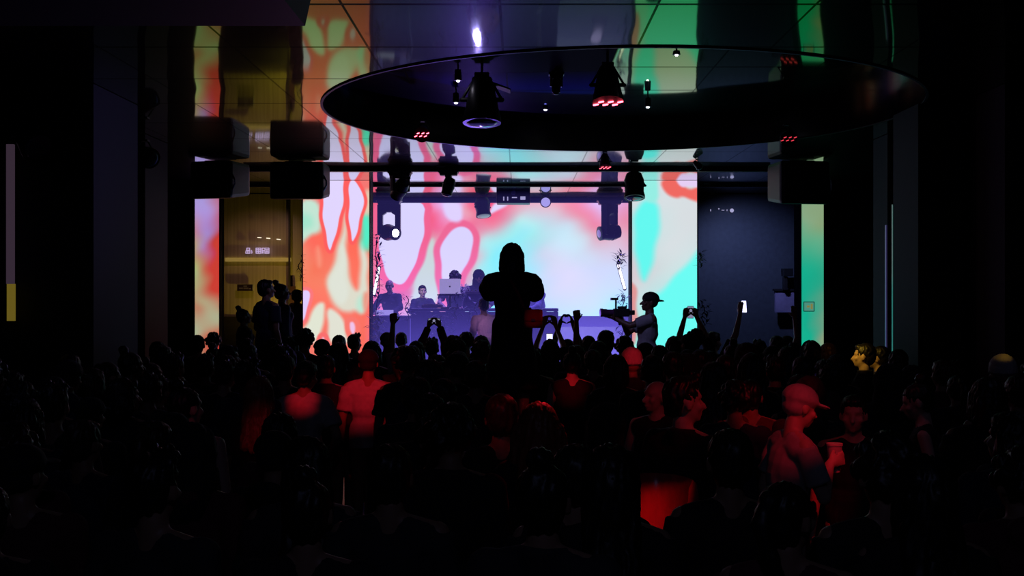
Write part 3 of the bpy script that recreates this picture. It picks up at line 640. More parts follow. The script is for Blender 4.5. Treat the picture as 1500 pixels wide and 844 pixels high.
lp = thing('laptop', 'open silver laptop with a small dark fruit emblem on its lid', 'laptop', P(659,430,Yd-.1))
MB().box((0,.02,.125), (.35,.012,.24), Matrix.Rotation(-.12,3,'X')).obj('lid', mat('laptop_silver', (.5,.45,.7), .35, 0., em=(.36,.30,.62), es=.75), lp, bevel=.005)  # lavender brightness of the lid put in as emission
MB().box((0,.13,.004), (.35,.24,.016)).obj('keyboard_base', mat('laptop_silver'), lp, bevel=.004)
lg = MB(); dk = mat('emblem_dark', (.1,.08,.2), .5)
lg.lathe((0,-.008,.115), [(.002,0),(.013,0),(.013,.003),(.002,.003)], (0,-1,-.12), 14).lathe((-.006,-.008,.118), [(.001,0),(.009,0),(.009,.003),(.001,.003)], (0,-1,-.12), 12); leaf(lg, Vector((.002,-.012,.130)), Vector((.3,0,1)), .014, .004, Vector((0,1,0))); lg.obj('emblem', dk, lp)
ls = thing('laptop_stand', 'black folding stand holding the laptop above the desk', 'stand', P(659,452,Yd-.1)+Vector((0,.08,0)))
h = ZZ(431,Yd-.1)-ZZ(452,Yd-.1)
MB().box((0,0,h-.012), (.42,.26,.02)).obj('tray', mat('stand_dark', (.04,.04,.1), .4), ls, bevel=.006)
MB().cap((0,0,h-.02), (0,0,.01), .018).obj('pole', FIX, ls)
MB().cap((0,0,.01), (-.14,-.08,.01), .012).cap((0,0,.01), (.14,-.08,.01), .012).cap((0,0,.01), (0,.12,.01), .012).obj('foot', FIX, ls)
mx = thing('mixer', 'low pale mixer deck in front of the standing performer', 'mixer', P(697,452,Yd)+Vector((0,.12,0)))
h = ZZ(426,Yd)-ZZ(452,Yd)
MB().box((0,0,h-.03), (.36,.28,.05)).obj('deck', mat('mixer_face', (.35,.3,.42), .5), mx, bevel=.008)
MB().box((0,.02,(h-.05)/2), (.30,.22,h-.06)).obj('riser', DESK, mx)
for i in range(5): MB().lathe((-.13+i*.065,-.05,h-.005), [(.008,0),(.014,0),(.012,.02),(.006,.022)], (0,0,1), 10).obj('knob', FIX, mx)
co = thing('turntable', 'flat dark turntable on the desk beside the laptop stand', 'turntable', P(632,452,Yd)+Vector((0,.2,0)))
MB().box((0,0,.035), (.34,.28,.05)).obj('plinth', mat('deck_red_black', (.06,.02,.05), .4), co, bevel=.01)
MB().lathe((-.02,0,.06), [(.02,0),(.12,0),(.12,.015),(.02,.02)], (0,0,1), 20).obj('platter', BLACK, co, smooth=True)
MB().cap((.13,.08,.07), (.09,-.06,.085), .006).obj('tonearm', CHROME, co)
fl = thing('flower_vase', 'white flower bunch in a small vase beside the laptop', 'vase', P(681,452,Yd)+Vector((0,.15,0)))
MB().lathe((0,0,0), [(.03,0),(.05,.02),(.055,.09),(.03,.16),(.035,.19)], (0,0,1), 16).obj('vase', mat('vase_violet', (.2,.18,.35), .3), fl, smooth=True)
fb = MB(); rn = random.Random(3)
for i in range(16):
    a = rn.random()*6.28; q = Vector((math.cos(a)*.06*rn.random()*1.4, math.sin(a)*.05, .24+rn.random()*.16)); 
    for j in range(5): b_ = j*1.257+a; leaf(fb, q, Vector((math.cos(b_),-.4,math.sin(b_))), .04, .012)
fb.obj('blossoms', mat('white_petal', (.8,.75,.8), .5), fl)
for px, lab in ((703,'violet floor wash light hidden behind the front heads'), (874,'violet floor wash light against the grey back wall')):
    y_ = 17.95 if px == 703 else 20.2
    r = thing('floor_wash_light', lab, 'stage light', (X(px,y_),y_,SF+(.54 if px == 703 else 0)))
    if px == 703:
        MB().box((0,0,-.51), (.30,.24,.06)).obj('floor_plate', FIX, r, bevel=.01); MB().cap((0,0,-.5), (0,0,.0), .025).obj('pole', FIX, r)
        MB().cap((0,-.13,-.28), (0,-.13,.02), .022, seg=10).obj('tube', mat('violet_tube', (.2,.1,.4), .3, em=(.42,.27,1.), es=9), r, smooth=True)
    MB().box((0,0,.04), (.26,.2,.08)).obj('base', FIX, r, bevel=.01)
    MB().lathe((0,0,.2), [(.04,-.1),(.11,-.08),(.12,.06),(.10,.08)], (0,-1,.45), 18).obj('housing', FIX, r, smooth=True)
    lens(r, Vector((0,0,.2))+Vector((0,-1,.45)).normalized()*.08, (0,-1,.45), .10, (.42,.25,1.0), 14 if px == 703 else 1.5)
# ================================================================ PEOPLE
def remesh(mb, voxel, it=3, deci=1.0, name='body'):
    me = mb.mesh('tmp'); o = bpy.data.objects.new('tmp', me); COL.objects.link(o)
    r = o.modifiers.new('r', 'REMESH'); r.mode = 'VOXEL'; r.voxel_size = voxel; r.adaptivity = 0
    if it: s = o.modifiers.new('s', 'SMOOTH'); s.iterations = it; s.factor = .5
    if deci < 1: d = o.modifiers.new('d', 'DECIMATE'); d.ratio = deci
    dg = bpy.context.evaluated_depsgraph_get()
    out = bpy.data.meshes.new_from_object(o.evaluated_get(dg)); out.name = name
    bpy.data.objects.remove(o); bpy.data.meshes.remove(me)
    out.polygons.foreach_set('use_smooth', [True]*len(out.polygons))
    return out
def ik(S, T, L1, L2, pole):
    d = T-S; L = min(d.length, (L1+L2)*.995); dn = d.normalized(); T = S+dn*L
    a = (L1*L1-L2*L2+L*L)/(2*L); h = math.sqrt(max(0, L1*L1-a*a))
    p = Vector(pole); p = (p-dn*p.dot(dn)); p = p.normalized() if p.length > 1e-4 else Vector((0,0,-1))
    return S+dn*a+p*h, T
V_ = Vector
# arm pose: (wrist target, pole, hand direction, palm normal, curl) given for the person's +x (right) side, mirrored for the other
ARMS = {
 'down': ((.25,.03,.86), (.3,-1,0), (0,.1,-1), (-1,0,0), .5),
 'relax': ((.20,.20,.95), (.6,-1,0), (-.2,.8,-.6), (-1,0,0), .7),
 'phone': ((.07,.40,1.60), (.7,0,-1), (-.2,.25,1), (-.5,.7,0), 1.0),
 'phone_high': ((.07,.30,1.86), (.9,0,-.6), (-.2,.15,1), (-.5,.7,0), 1.0),
 'raise': ((.26,.16,1.93), (.9,-.3,-.4), (0,.05,1), (0,.9,0), .35),
 'fist': ((.22,.18,1.95), (.9,-.3,-.4), (0,.05,1), (0,.9,0), 1.5),
 'heart': ((.075,.24,1.90), (1,0,-.5), (-.28,0,1), (-1,0,-.2), 1.25),
 'camera': ((.04,.30,1.40), (.5,-.2,-1), (-.3,1,.1), (-.6,0,.6), 1.1),
 'camera_far': ((-.03,.42,1.42), (.5,-.2,-1), (-.3,1,.1), (-.3,0,.8), 1.1),
 'film': ((.07,.34,1.50), (1,-.2,-1.7), (-.4,.4,.8), (-.5,.8,0), 1.0),
 'cup': ((.06,.25,1.27), (.7,-.5,-.6), (-.2,1,.3), (-1,0,0), 1.1),
 'desk': ((.16,.42,1.08), (.8,-.6,-.2), (-.2,1,-.1), (0,0,-1), .35),
 'out': ((.50,.18,1.24), (.2,-.7,-.7), (.7,.5,.3), (0,.3,-1), .4),
 'reach': ((.42,.42,1.40), (.3,-.5,-1), (.5,.8,.2), (-.4,0,-1), .6),
 'hip': ((.20,.06,1.02), (1,-.4,.1), (-.8,.4,-.3), (0,0,-1), .4),
}
def arm_of(spec, side):
    w, p, d, n, c = ARMS[spec]; f = lambda v: V_((v[0]*side, v[1], v[2]))
    return f(w), f(p), f(d).normalized(), f(n).normalized(), c
def skeleton(pose):
    lean = pose.get('lean', 0); twist = pose.get('twist', 0); head = pose.get('head', (0, 0, 0))  # head: yaw, pitch, roll
    Mb = Matrix.Translation((0,0,.95)) @ Matrix.Rotation(twist, 4, 'Z') @ Matrix.Rotation(-lean, 4, 'X') @ Matrix.Translation((0,0,-.95))
    B = lambda v: Mb @ V_(v)
    S = dict(Mb=Mb, B=B)
    hp = B((0, -.005, 1.50))
    S['hp'] = hp; S['HR'] = Matrix.Rotation(head[0]+twist, 3, 'Z') @ Matrix.Rotation(-lean*.3+head[1], 3, 'X') @ Matrix.Rotation(head[2], 3, 'Y')
    H = lambda v: hp + S['HR'] @ (V_(v)-V_((0,0,1.50)))
    S['H'] = H
    S['arms'] = []
    for side, key in ((1, pose.get('armR', 'down')), (-1, pose.get('armL', 'down'))):
        w, p, d, n, c = arm_of(key, side)
        sh = B((side*.175, -.01, 1.385))
        if w.z > 1.35: sh = sh+V_((0,0,min(.05,(w.z-1.3)*.09)))
        e, wr = ik(sh, w, .285, .255, p)
        S['arms'].append((side, sh, e, wr, d, n, c, key))
    st = pose.get('stance', .11)
    S['legs'] = [(s, V_((s*.09, 0, .90)), V_((s*(.09+st)*.5, .03, .48)), V_((s*st, -.02, .09))) for s in (1, -1)]
    return S
def rot_about(v, axis, a): return Matrix.Rotation(a, 3, axis) @ v
def hand(mb, w, d, n, curl, side, k=1.0, key=''):
    s = d.cross(n).normalized()            # across the palm
    # make s point toward the thumb side: thumb is toward the body midline for raised palms
    if s.x*side > 0 and key not in ('out', 'reach'): s = -s
    pc = w+d*.045
    R = Matrix((s, d, n)).transposed()
    mb.ell(pc, (.040, .052, .017), R, 10, 7)
    ax = d.cross(n).normalized()
    for i, (off, L) in enumerate(((.030,.070),(.010,.080),(-.010,.074),(-.029,.058))):
        b = w+d*.078+s*off*k; c = curl*(1+.12*i)
        d1 = rot_about(d, ax, -c*.35) if False else (d*math.cos(c*.35)+n*math.sin(c*.35))+s*off*1.6
        d1.normalize(); d2 = (d*math.cos(c*1.0)+n*math.sin(c*1.0)); d2.normalize()
        d3 = (d*math.cos(c*1.5)+n*math.sin(c*1.5)); d3.normalize()
        p1 = b+d1*L*.45; p2 = p1+d2*L*.32; p3 = p2+d3*L*.25
        mb.cap(b-d*.01, p1, .0105, .0098, 8).cap(p1, p2, .0098, .0092, 8).cap(p2, p3, .0092, .008, 8)
    tb = w+d*.02+s*.026+n*.004
    td = (d*.65+s*.75+n*.25).normalized()
    if key == 'heart': td = V_((-side*.75, 0, -.10)).normalized()
    t1 = tb+td*.035; t2 = t1+(td*.8+d*(.45 if key != 'heart' else -.35)+n*.2).normalized()*.030
    mb.cap(tb, t1, .0135, .0115, 8).cap(t1, t2, .0115, .009, 8)
def body_mesh(pose, voxel=.0085, fem=False):
    S = skeleton(pose); B, H = S['B'], S['H']; mb = MB(); R = S['Mb'].to_3x3()
    w = .92 if fem else 1.0
    mb.ell((0,-.01,.93), (.155,.108,.12)); mb.ell(B((0,0,1.06)), (.128*w,.092,.14), R); mb.ell(B((0,-.005,1.24)), (.158*w,.112,.17), R)
    mb.cap(B((-.13*w,-.01,1.37)), B((.13*w,-.01,1.37)), .062, .062)
    mb.cap(B((0,-.015,1.36)), H((0,-.012,1.50)), .062, .052)
    for s in (1,-1): mb.cap(B((s*.03,-.02,1.43)), B((s*.15,-.015,1.395)), .045, .045); mb.ell(B((s*.055,.06,1.28)), (.07,.05 if not fem else .07,.065), R)
    # head
    HR = S['HR']
    mb.ell(H((0,-.012,1.615)), (.076,.094,.092), HR, 18, 12); mb.ell(H((0,.022,1.560)), (.060,.066,.078), HR, 16, 10)
    mb.ell(H((0,.062,1.512)), (.026,.024,.022), HR); mb.cap(H((-.03,.066,1.622)), H((.03,.066,1.622)), .018, .018, 8)
    mb.cap(H((0,.082,1.600)), H((0,.108,1.566)), .010, .015, 8); mb.ell(H((0,.082,1.535)), (.026,.014,.010), HR)
    for s in (1,-1): mb.ell(H((s*.042,.060,1.572)), (.024,.022,.022), HR); mb.ell(H((s*.079,-.008,1.585)), (.010,.020,.033), HR, 10, 8)
    for side, sh, e, wr, d, n, c, key in S['arms']:
        mb.cap(sh, e, .050 if not fem else .044, .038 if not fem else .034, 12); mb.cap(e, wr, .039 if not fem else .034, .026 if not fem else .023, 12)
        mb.cap(wr-d*.005, wr+d*.025, .026, .027, 10)
        hand(mb, wr, d, n, c, side, 1.12, key)
    for s, hp, kn, an in S['legs']:
        mb.cap(hp, kn, .086, .056, 14); mb.cap(kn, an, .056, .036, 12); mb.cap(kn+V_((0,-.03,-.12)), kn+V_((0,-.02,-.2)), .042, .036, 10)
        mb.cap(an+V_((0,-.03,-.045)), an+V_((s*.025,.15,-.05)), .040, .034, 10, sq=.8)
    me = remesh(mb, voxel, 3, .6 if voxel > .007 else .7)
    # press in the eye sockets
    Hi = HR.inverted()
    for v in me.vertices:
        if (v.co-H((0,0,1.58))).length < .16:
            q = Hi @ (v.co-S['hp']); q.z += 1.50
            for s in (1,-1):
                dd = ((q.x-s*.031)**2+(q.z-1.598)**2)/(.016**2)
                if q.y > .03 and dd < 6: v.co -= HR @ V_((0, .010*math.exp(-dd), 0))
    return me
def top_mesh(pose, kind, fem=False):
    S = skeleton(pose); B, H = S['B'], S['H']; mb = MB(); R = S['Mb'].to_3x3(); g = .014; w = .92 if fem else 1
    hem = .86
    mb.ell(B((0,-.005,1.24)), (.158*w+g,.115+g,.17+g), R); mb.cap(B((-.13*w,-.01,1.365)), B((.13*w,-.01,1.365)), .064+g, .064+g)
    mb.ell(B((0,0,1.08)), (.138*w+g,.10+g,.16), R)
    for s in (1,-1): mb.cap(B((s*.05,-.02,1.41)), B((s*.15,-.015,1.385)), .045+g, .045+g); mb.ell(B((s*.055,.06,1.28)), (.075,.055 if not fem else .075,.07), R)
    if kind != 'crop':
        mb.cap(B((0,-.005,1.08)), V_((0,-.01,hem)), .15+g, .165+g, 20, False, .74)
    if kind in ('jacket', 'hoodie'): mb.ell(B((0,-.01,1.20)), (.185,.14,.22), R); mb.cap(B((0,-.02,1.39)), B((0,-.02,1.465)), .085, .072, 16, False)
    if kind == 'hoodie': mb.ell(B((0,-.10,1.42)), (.10,.06,.07), R)
    if kind == 'dress':
        mb.cap(B((0,-.005,1.10)), V_((0,-.01,.80)), .150, .195, 26, True, .82)
        mb.cap(V_((0,-.01,.84)), V_((0,-.01,.50)), .190, .225, 30, False, .82)
        for i in range(14):
            a = i*2*math.pi/14; mb.cap(V_((.16*math.cos(a),.13*math.sin(a),.88)), V_((.222*math.cos(a),.18*math.sin(a)-.01,.50)), .020, .028, 8, False)
    for side, sh, e, wr, d, n, c, key in S['arms']:
        r = .052 if not fem else .048
        if kind in ('tee', 'crop'): q = sh.lerp(e, .72); mb.cap(sh, q, r+g, r+g+.006, 14, False)
        elif kind == 'tank': pass
        elif kind == 'dress':   # puffed sleeve
            q = sh.lerp(e, .55); mb.cap(sh, q, .072, .092, 16); mb.cap(q, e.lerp(wr, .10), .095, .085, 16); mb.ell(q+V_((0,-.02,-.02)), (.095,.095,.10)); mb.cap(sh+V_((-side*.06,0,.03)), sh+V_((0,0,.0)), .055, .07, 12)
        else: mb.cap(sh, e, r+g, .042+g, 14); mb.cap(e, wr.lerp(e, .06), .043+g, .032+g, 14, False); mb.ell(e, (.046+g,.046+g,.046+g))
    me = remesh(mb, .0125, 2, .7, 'shirt')
    for v in me.vertices:   # cloth folds
        v.co += v.normal*(.006*noise.noise(v.co*9)+.004*math.sin(v.co.z*34+6*noise.noise(v.co*4)))
    return me
def pants_mesh(pose):
    S = skeleton(pose); mb = MB(); g = .012
    mb.ell((0,-.01,.93), (.158+g,.112+g,.115)); mb.cap((0,-.005,.90), (0,-.005,1.02), .15, .142, 18, False, .74)
    for s, hp, kn, an in S['legs']:
        mb.cap(hp, kn, .09+g, .062+g, 14); mb.cap(kn, an+V_((0,0,.01)), .062+g, .052+g, 14, False)
    me = remesh(mb, .0135, 2, .6, 'trousers')
    for v in me.vertices: v.co += v.normal*(.005*noise.noise(v.co*10)+.003*math.sin(v.co.z*40))
    return me
def hair_mesh(pose, style):
    S = skeleton(pose); H, HR, B = S['H'], S['HR'], S['B']; mb = MB(); amp, fr = .004, 60
    if style == 'short':
        mb.ell(H((0,-.022,1.632)), (.084,.098,.092), HR, 20, 14); mb.ell(H((0,-.05,1.585)), (.076,.066,.075), HR); mb.ell(H((0,.035,1.685)), (.055,.042,.026), HR)
    elif style == 'quiff':
        mb.ell(H((0,-.025,1.635)), (.082,.094,.092), HR, 20, 14); mb.ell(H((0,-.05,1.59)), (.072,.062,.070), HR)
        for i in range(7): mb.cap(H((-.05+i*.017,.0,1.69)), H((-.05+i*.017,.06,1.725+.012*math.sin(i*2))), .022, .012, 8)
        amp = .006
    elif style == 'curly':
        rn = random.Random(4)
        for i in range(46):
            t, a = rn.uniform(-.35,1.4), rn.uniform(0,6.28); x, y, z = .088*math.cos(t)*math.cos(a), -.025+.1*math.cos(t)*math.sin(a), 1.62+.1*math.sin(t)
            if y > .05 and z < 1.66: continue
            mb.ell(H((x,y,z)), (.030,.030,.030), HR, 8, 6)
        mb.ell(H((0,-.03,1.63)), (.085,.095,.092), HR); amp = .006
    elif style in ('bob', 'long', 'loose'):
        mb.ell(H((0,-.022,1.632)), (.090,.104,.096), HR, 20, 14); mb.ell(H((0,.04,1.685)), (.055,.04,.026), HR)
        zb = 1.475 if style == 'bob' else 1.25
        for s in (1,-1): mb.cap(H((s*.062,-.015,1.62)), H((s*.075,-.01,1.50)), .042, .034, 12)
        if style == 'bob': mb.ell(H((0,-.035,1.545)), (.105,.085,.085), HR, 18, 12); mb.cap(H((0,-.05,1.60)), H((0,-.055,1.49)), .085, .088, 16)
        else:
            mb.cap(H((0,-.05,1.60)), H((0,-.055,1.47)), .085, .09, 16); mb.cap(H((-.04,-.06,1.50)), B((-.06,-.135,zb)), .06, .045, 12); mb.cap(H((.04,-.06,1.50)), B((.06,-.135,zb)), .06, .045, 12); mb.cap(H((0,-.07,1.50)), B((0,-.15,zb-.02)), .06, .04, 12)
            if style == 'loose':
                for s in (1,-1): mb.cap(H((s*.08,-.02,1.58)), B((s*.13,-.02,1.33)), .05, .035, 12)
        amp, fr = .005, 90
    elif style == 'bun':
        mb.ell(H((0,-.022,1.628)), (.082,.098,.088), HR, 20, 14); mb.ell(H((0,-.05,1.58)), (.072,.06,.07), HR); mb.ell(H((0,-.075,1.735)), (.042,.042,.038), HR); mb.cap(H((0,-.06,1.68)), H((0,-.075,1.73)), .03, .03)
    elif style == 'ponytail':
        mb.ell(H((0,-.022,1.628)), (.082,.098,.088), HR, 20, 14); mb.ell(H((0,-.05,1.58)), (.072,.06,.07), HR)
        mb.cap(H((0,-.11,1.67)), H((0,-.16,1.60)), .03, .034); mb.cap(H((0,-.16,1.60)), B((0,-.15,1.32)), .034, .018)
    elif style in ('cap', 'cap_back'):
        f = 1 if style == 'cap' else -1
        mb.ell(H((0,-.015,1.645)), (.090,.106,.080), HR, 22, 14); mb.cap(H((0,-.015,1.63)), H((0,-.015,1.655)), .095, .094, 24, False, 1.12)
        if f == 1: mb.ell(H((0,.105,1.635)), (.072,.075,.012), HR)
        else: mb.ell(H((0,-.125,1.622)), (.068,.065,.013), HR)
        mb.ell(H((0,-.03,1.59)), (.080,.078,.06), HR); amp = .001
    elif style == 'beanie':
        mb.ell(H((0,-.018,1.65)), (.094,.108,.10), HR, 22, 14); mb.cap(H((0,-.018,1.60)), H((0,-.018,1.645)), .100, .098, 24, False, 1.1); amp, fr = .003, 120
    elif style == 'hood':
        mb.ell(H((0,-.03,1.61)), (.108,.118,.125), HR, 22, 14); mb.cap(H((0,-.03,1.56)), B((0,-.04,1.40)), .105, .12, 20); amp, fr = .004, 25
    elif style == 'bald': return None
    me = remesh(mb, .0095, 2, .7, 'hair')
    Hi = HR.inverted()
    for v in me.vertices:
        q = Hi @ (v.co-S['hp']); a = math.atan2(q.x, q.y)
        v.co += v.normal*(amp*math.sin(a*fr/4+5*noise.noise(q*14))+amp*.8*noise.noise(q*40))
        q = Hi @ (v.co-S['hp']); q.z += 1.5
        if style in ('short','quiff','bun','ponytail','bob','long','loose','curly') and q.y > .055 and q.z < 1.655 and abs(q.x) < .075:   # keep the face clear
            v.co -= HR @ V_((0, min(.09, (q.y-.03)*1.1), 0))
    return me
CACHE = {}
def cached(key, fn):
    if key not in CACHE: CACHE[key] = fn()
    return CACHE[key]
SKIN = {'mid': (.36,.20,.13), 'dark': (.12,.06,.04), 'pale': (.60,.40,.32)}
HAIRC = {'black': (.008,.006,.006), 'brown': (.05,.025,.015), 'auburn': (.30,.08,.04), 'grey': (.2,.2,.2), 'blond': (.4,.28,.14)}
CLOTH = {'black': (.010,.010,.013), 'charcoal': (.03,.03,.035), 'navy': (.015,.02,.05), 'white': (.5,.48,.48), 'grey': (.25,.25,.27), 'red': (.4,.03,.03), 'blush': (.62,.42,.46), 'maroon': (.10,.02,.03), 'blueshirt': (.25,.3,.5)}
def cm(kind, c):
    if kind == 'skin': return mat('skin_'+c, SKIN[c], .5, noise_amt=.08, nscale=8)
    if kind == 'hair': return mat('hair_'+c, HAIRC[c], .45, noise_amt=.5, nscale=60, bump=.3)
    return mat('cloth_'+c, CLOTH[c], .85, noise_amt=.2, nscale=30, bump=.1)
PLACED = []
def set_mat(o, m):
    if len(o.data.materials) == 0: o.data.materials.append(None)
    o.material_slots[0].link = 'OBJECT'; o.material_slots[0].material = m
HATS = ('cap', 'cap_back', 'beanie', 'hood')
def person(px, Y, label, H=1.68, z0=0, face=0., pose=None, hair='short', top='tee', skin='mid', hc='black', tc='black', pc='black', group=None, voxel=.0085, fem=False, eyes=False, xoff=None, legs=True, hatc=None):
    pose = pose or {}
    pk = (tuple(sorted((k, v) for k, v in pose.items())), fem)
    body = cached(('b', pk, voxel), lambda: body_mesh(pose, voxel, fem))
    Xp = X(px, Y) if xoff is None else xoff
    o = link('person', body); o.location = (Xp, Y, z0); o.rotation_euler = (0, 0, face); s = H/1.70; o.scale = (s, s, s)
    tag(o, label, 'person', group); set_mat(o, cm('skin', skin))
    hm = cached(('h', pk, hair), lambda: hair_mesh(pose, hair))
    if hm:
        h = link({'cap':'cap','cap_back':'cap','beanie':'beanie','hood':'hood'}.get(hair, 'hair'), hm, o); set_mat(h, cm('cloth', hatc or 'black') if hair in HATS else cm('hair', hc))
    t = link('dress' if top == 'dress' else 'shirt' if top in ('tee','tank','crop','long') else 'jacket', cached(('t', pk, top), lambda: top_mesh(pose, top, fem)), o); set_mat(t, cm('cloth', tc))
    if legs and top != 'dress':
        p = link('trousers', cached(('p', tuple(sorted((k, v) for k, v in pose.items() if k == 'stance'))), lambda: pants_mesh(pose)), o); set_mat(p, cm('cloth', pc))
    if eyes:
        S = skeleton(pose)
        for sd_ in (1,-1):
            MB().ell(S['H']((sd_*.031,.068,1.598)), (.011,.010,.011), nu=10, nv=8).obj('eye', mat('eye_white', (.5,.5,.5), .3), o, smooth=True)
            MB().cap(S['H']((sd_*.018,.083,1.618)), S['H']((sd_*.046,.078,1.620)), .004, .003, 6).obj('eyebrow', cm('hair','black'), o)
    PLACED.append((Xp, Y, px)); return o
def wrist_world(o, pose, side):
    S = skeleton(pose); a = S['arms'][0 if side > 0 else 1]
    M = Matrix.LocRotScale(o.location, o.rotation_euler, o.scale)
    return M @ (a[3]+a[4]*.07), (M.to_3x3() @ a[4]).normalized(), M
def phone(o, off, label, rz=0., lit=True, w=.075, h=.15, tilt=.1, es=1.6, land=False):
    """phone upright held at a local point of the person, screen towards the holder"""
    M = Matrix.LocRotScale(o.location, o.rotation_euler, o.scale); p = M @ V_(off)
    r = thing('phone', label, 'phone', p, o.rotation_euler.z+rz); R = Matrix.Rotation(tilt, 3, 'X')
    if land: w, h = h, w
    MB().box((0,0,0), (w,.009,h), R).obj('case', BLACK, r, bevel=.003)
    MB().box(R @ V_((0,-.0055,0)), (w*.9,.001,h*.92), R).obj('screen', mat('phone_screen_%d' % (es*10), (.1,.1,.1), .2, em=(.62,.62,1.), es=es) if lit else GLOSS, r)
    return r

# ---- the woman filming above the crowd
pw = dict(armR='film', armL='film', stance=.10)
CW = person(750, 9.0, 'woman in loose black puff sleeved dress standing high above the crowd filming the stage', H=1.66, z0=.93, pose=tuple() or pw, hair='bob', top='dress', tc='black', hc='black', fem=True, voxel=.0065)
phone(CW, (0,.40,1.545), 'phone held up in front of her face by the woman in black dress', land=True)
bg = thing('shoulder_bag', 'red square shoulder bag hanging at the hip of the woman in black', 'bag', P(781,467,8.72))
MB().box((0,0,.0), (.15,.07,.15)).obj('pouch', mat('red_leather', (.35,.02,.03), .45), bg, bevel=.015)
MB().box((0,-.040,.025), (.15,.012,.09)).obj('flap', mat('red_leather_flap', (.30,.015,.02), .4), bg, bevel=.008)
MB().box((0,-.05,-.01), (.03,.01,.02)).obj('clasp', CHROME, bg)
sp = MB(); A_ = P(757,428,8.70)-bg.location; Q = [V_((-.02,0,.08)), P(768,452,8.80)-bg.location, P(760,433,8.83)-bg.location, P(748,410,8.90)-bg.location]
for a, b in zip(Q, Q[1:]): sp.cap(a, b, .011, seg=8, sq=.5)
sp.obj('strap', mat('red_leather'), bg)
# the platform she stands on
pt = thing('low_table', 'dark square table the filming woman stands on', 'table', (X(750,9.0),9.0,0))
MB().box((0,0,.90), (.9,.8,.05)).obj('tabletop', GLOSS, pt, bevel=.01)
for a in (-1,1):
    for b in (-1,1): MB().box((a*.40,b*.35,.44), (.05,.05,.875)).obj('leg', BLACK, pt)

# ---- camera operator
rs = thing('camera_riser', 'low black riser box under the camera operator', 'riser', (X(951,13.7),13.7,0))
MB().box((0,0,.40), (1.0,.8,.08)).obj('deck', BLACK, rs, bevel=.01)
for a in (-1,1):
    for b in (-1,1): MB().box((a*.44,b*.34,.18), (.06,.06,.36)).obj('leg', BLACK, rs)
pc_ = dict(armR='camera', armL='camera_far', lean=-.06, stance=.12, head=(0,.05,0))
CO = person(946, 13.7, 'camera operator in backwards cap and grey tee aiming a video camera', H=1.76, z0=.44, face=math.pi/2+.15, pose=pc_, hair='cap_back', top='tee', tc='grey', pc='black', voxel=.0065, hatc='black', skin='dark')
M = Matrix.LocRotScale(CO.location, CO.rotation_euler, (1,1,1))
vc = thing('video_camera', 'dark video camera with long lens held at chest height by the operator', 'camera', M @ V_((.02,.36,1.52)), CO.rotation_euler.z)
MB().box((0,-.05,0), (.09,.20,.10)).box((0,-.06,.065), (.04,.12,.03)).obj('camera_body', BLACK, vc, bevel=.012)
smooth_auto(MB().lathe((0,.09,.0), [(.03,-.04),(.04,-.035),(.04,.04),(.046,.05),(.046,.09),(.052,.10),(.052,.13),(.04,.132)], (0,1,0), 20).obj('lens_barrel', mat('lens_violet', (.12,.04,.14), .4), vc))
MB().cap((0,.02,.05), (0,.02,.15), .012, seg=8).box((0,.04,.17), (.05,.09,.03)).obj('microphone', BLACK, vc)
MB().cap((0,-.02,-.05), (0,-.03,-.14), .02, seg=8).obj('grip', BLACK, vc)
MB().box((.0,-.185,.0), (.06,.07,.06)).obj('battery', BLACK, vc, bevel=.01)

# ---- stage people (facing the crowd)
PI = math.pi
person(572, 19.1, 'bald performer in dark shirt behind the keyboard desk', H=1.53, z0=SF, face=PI-.2, pose=dict(armR='desk',armL='desk',lean=.10,head=(0,-.15,0)), hair='bald', top='long', tc='navy', skin='pale', eyes=True)
person(618, 19.1, 'performer with short dark hair and dark jacket at the desk, face lit', H=1.43, z0=SF, face=PI+.3, pose=dict(armR='desk',armL='desk',lean=.12), hair='short', top='jacket', tc='navy', skin='pale', eyes=True)
person(667, 19.15, 'performer looking down behind the open laptop', H=1.67, z0=SF, face=PI, pose=dict(armR='desk',armL='desk',lean=.14,head=(0,-.45,0)), hair='curly', top='tee', tc='navy', skin='pale', eyes=True)
person(701, 19.5, 'hooded performer with hands at the mixer', H=1.70, z0=SF, face=PI+.1, pose=dict(armR='desk',armL='desk',lean=.10,head=(0,-.15,0)), hair='hood', top='hoodie', tc='navy', hatc='navy', skin='mid', eyes=True)
person(787, 19.1, 'performer in pale blue grey shirt behind the equipment cabinet', H=1.56, z0=SF, face=PI-.9, pose=dict(armR='relax',armL='desk',lean=.06), hair='short', top='jacket', tc='blueshirt', skin='mid', hc='grey', eyes=True)
# ---- people in the yellow alcove
bp_ = thing('viewing_platform', 'low dark platform under the people before the yellow alcove', 'platform', (X(392,14.2),14.2,0))
MB().box((0,-.05,.56), (1.2,1.75,.08)).obj('deck', BLACK, bp_, bevel=.01)
for a in (-1,1):
    for b in (-1,1): MB().box((a*.54,b*.58,.26), (.07,.07,.52)).obj('leg', BLACK, bp_)
ga = 'people standing in the yellow alcove'
person(392, 14.0, 'tall short haired man in dark shirt standing in the yellow alcove', H=1.76, z0=.60, face=-.75, pose=dict(armR='down',armL='relax',head=(-.15,.08,0)), hair='short', top='tee', tc='navy', skin='mid')
person(415, 14.72, 'woman with tied hair beside the tall man in the yellow alcove', H=1.72, z0=.60, face=-1.1, pose=dict(armR='down',armL='relax',head=(-.1,.1,0)), hair='bun', top='long', tc='navy', skin='mid', fem=True)
person(436, 18.7, 'person half hidden behind the flame column in the yellow alcove', H=1.60, z0=.65, face=-.7, pose=dict(armR='relax',armL='phone'), hair='short', top='tee', tc='blush', skin='dark')
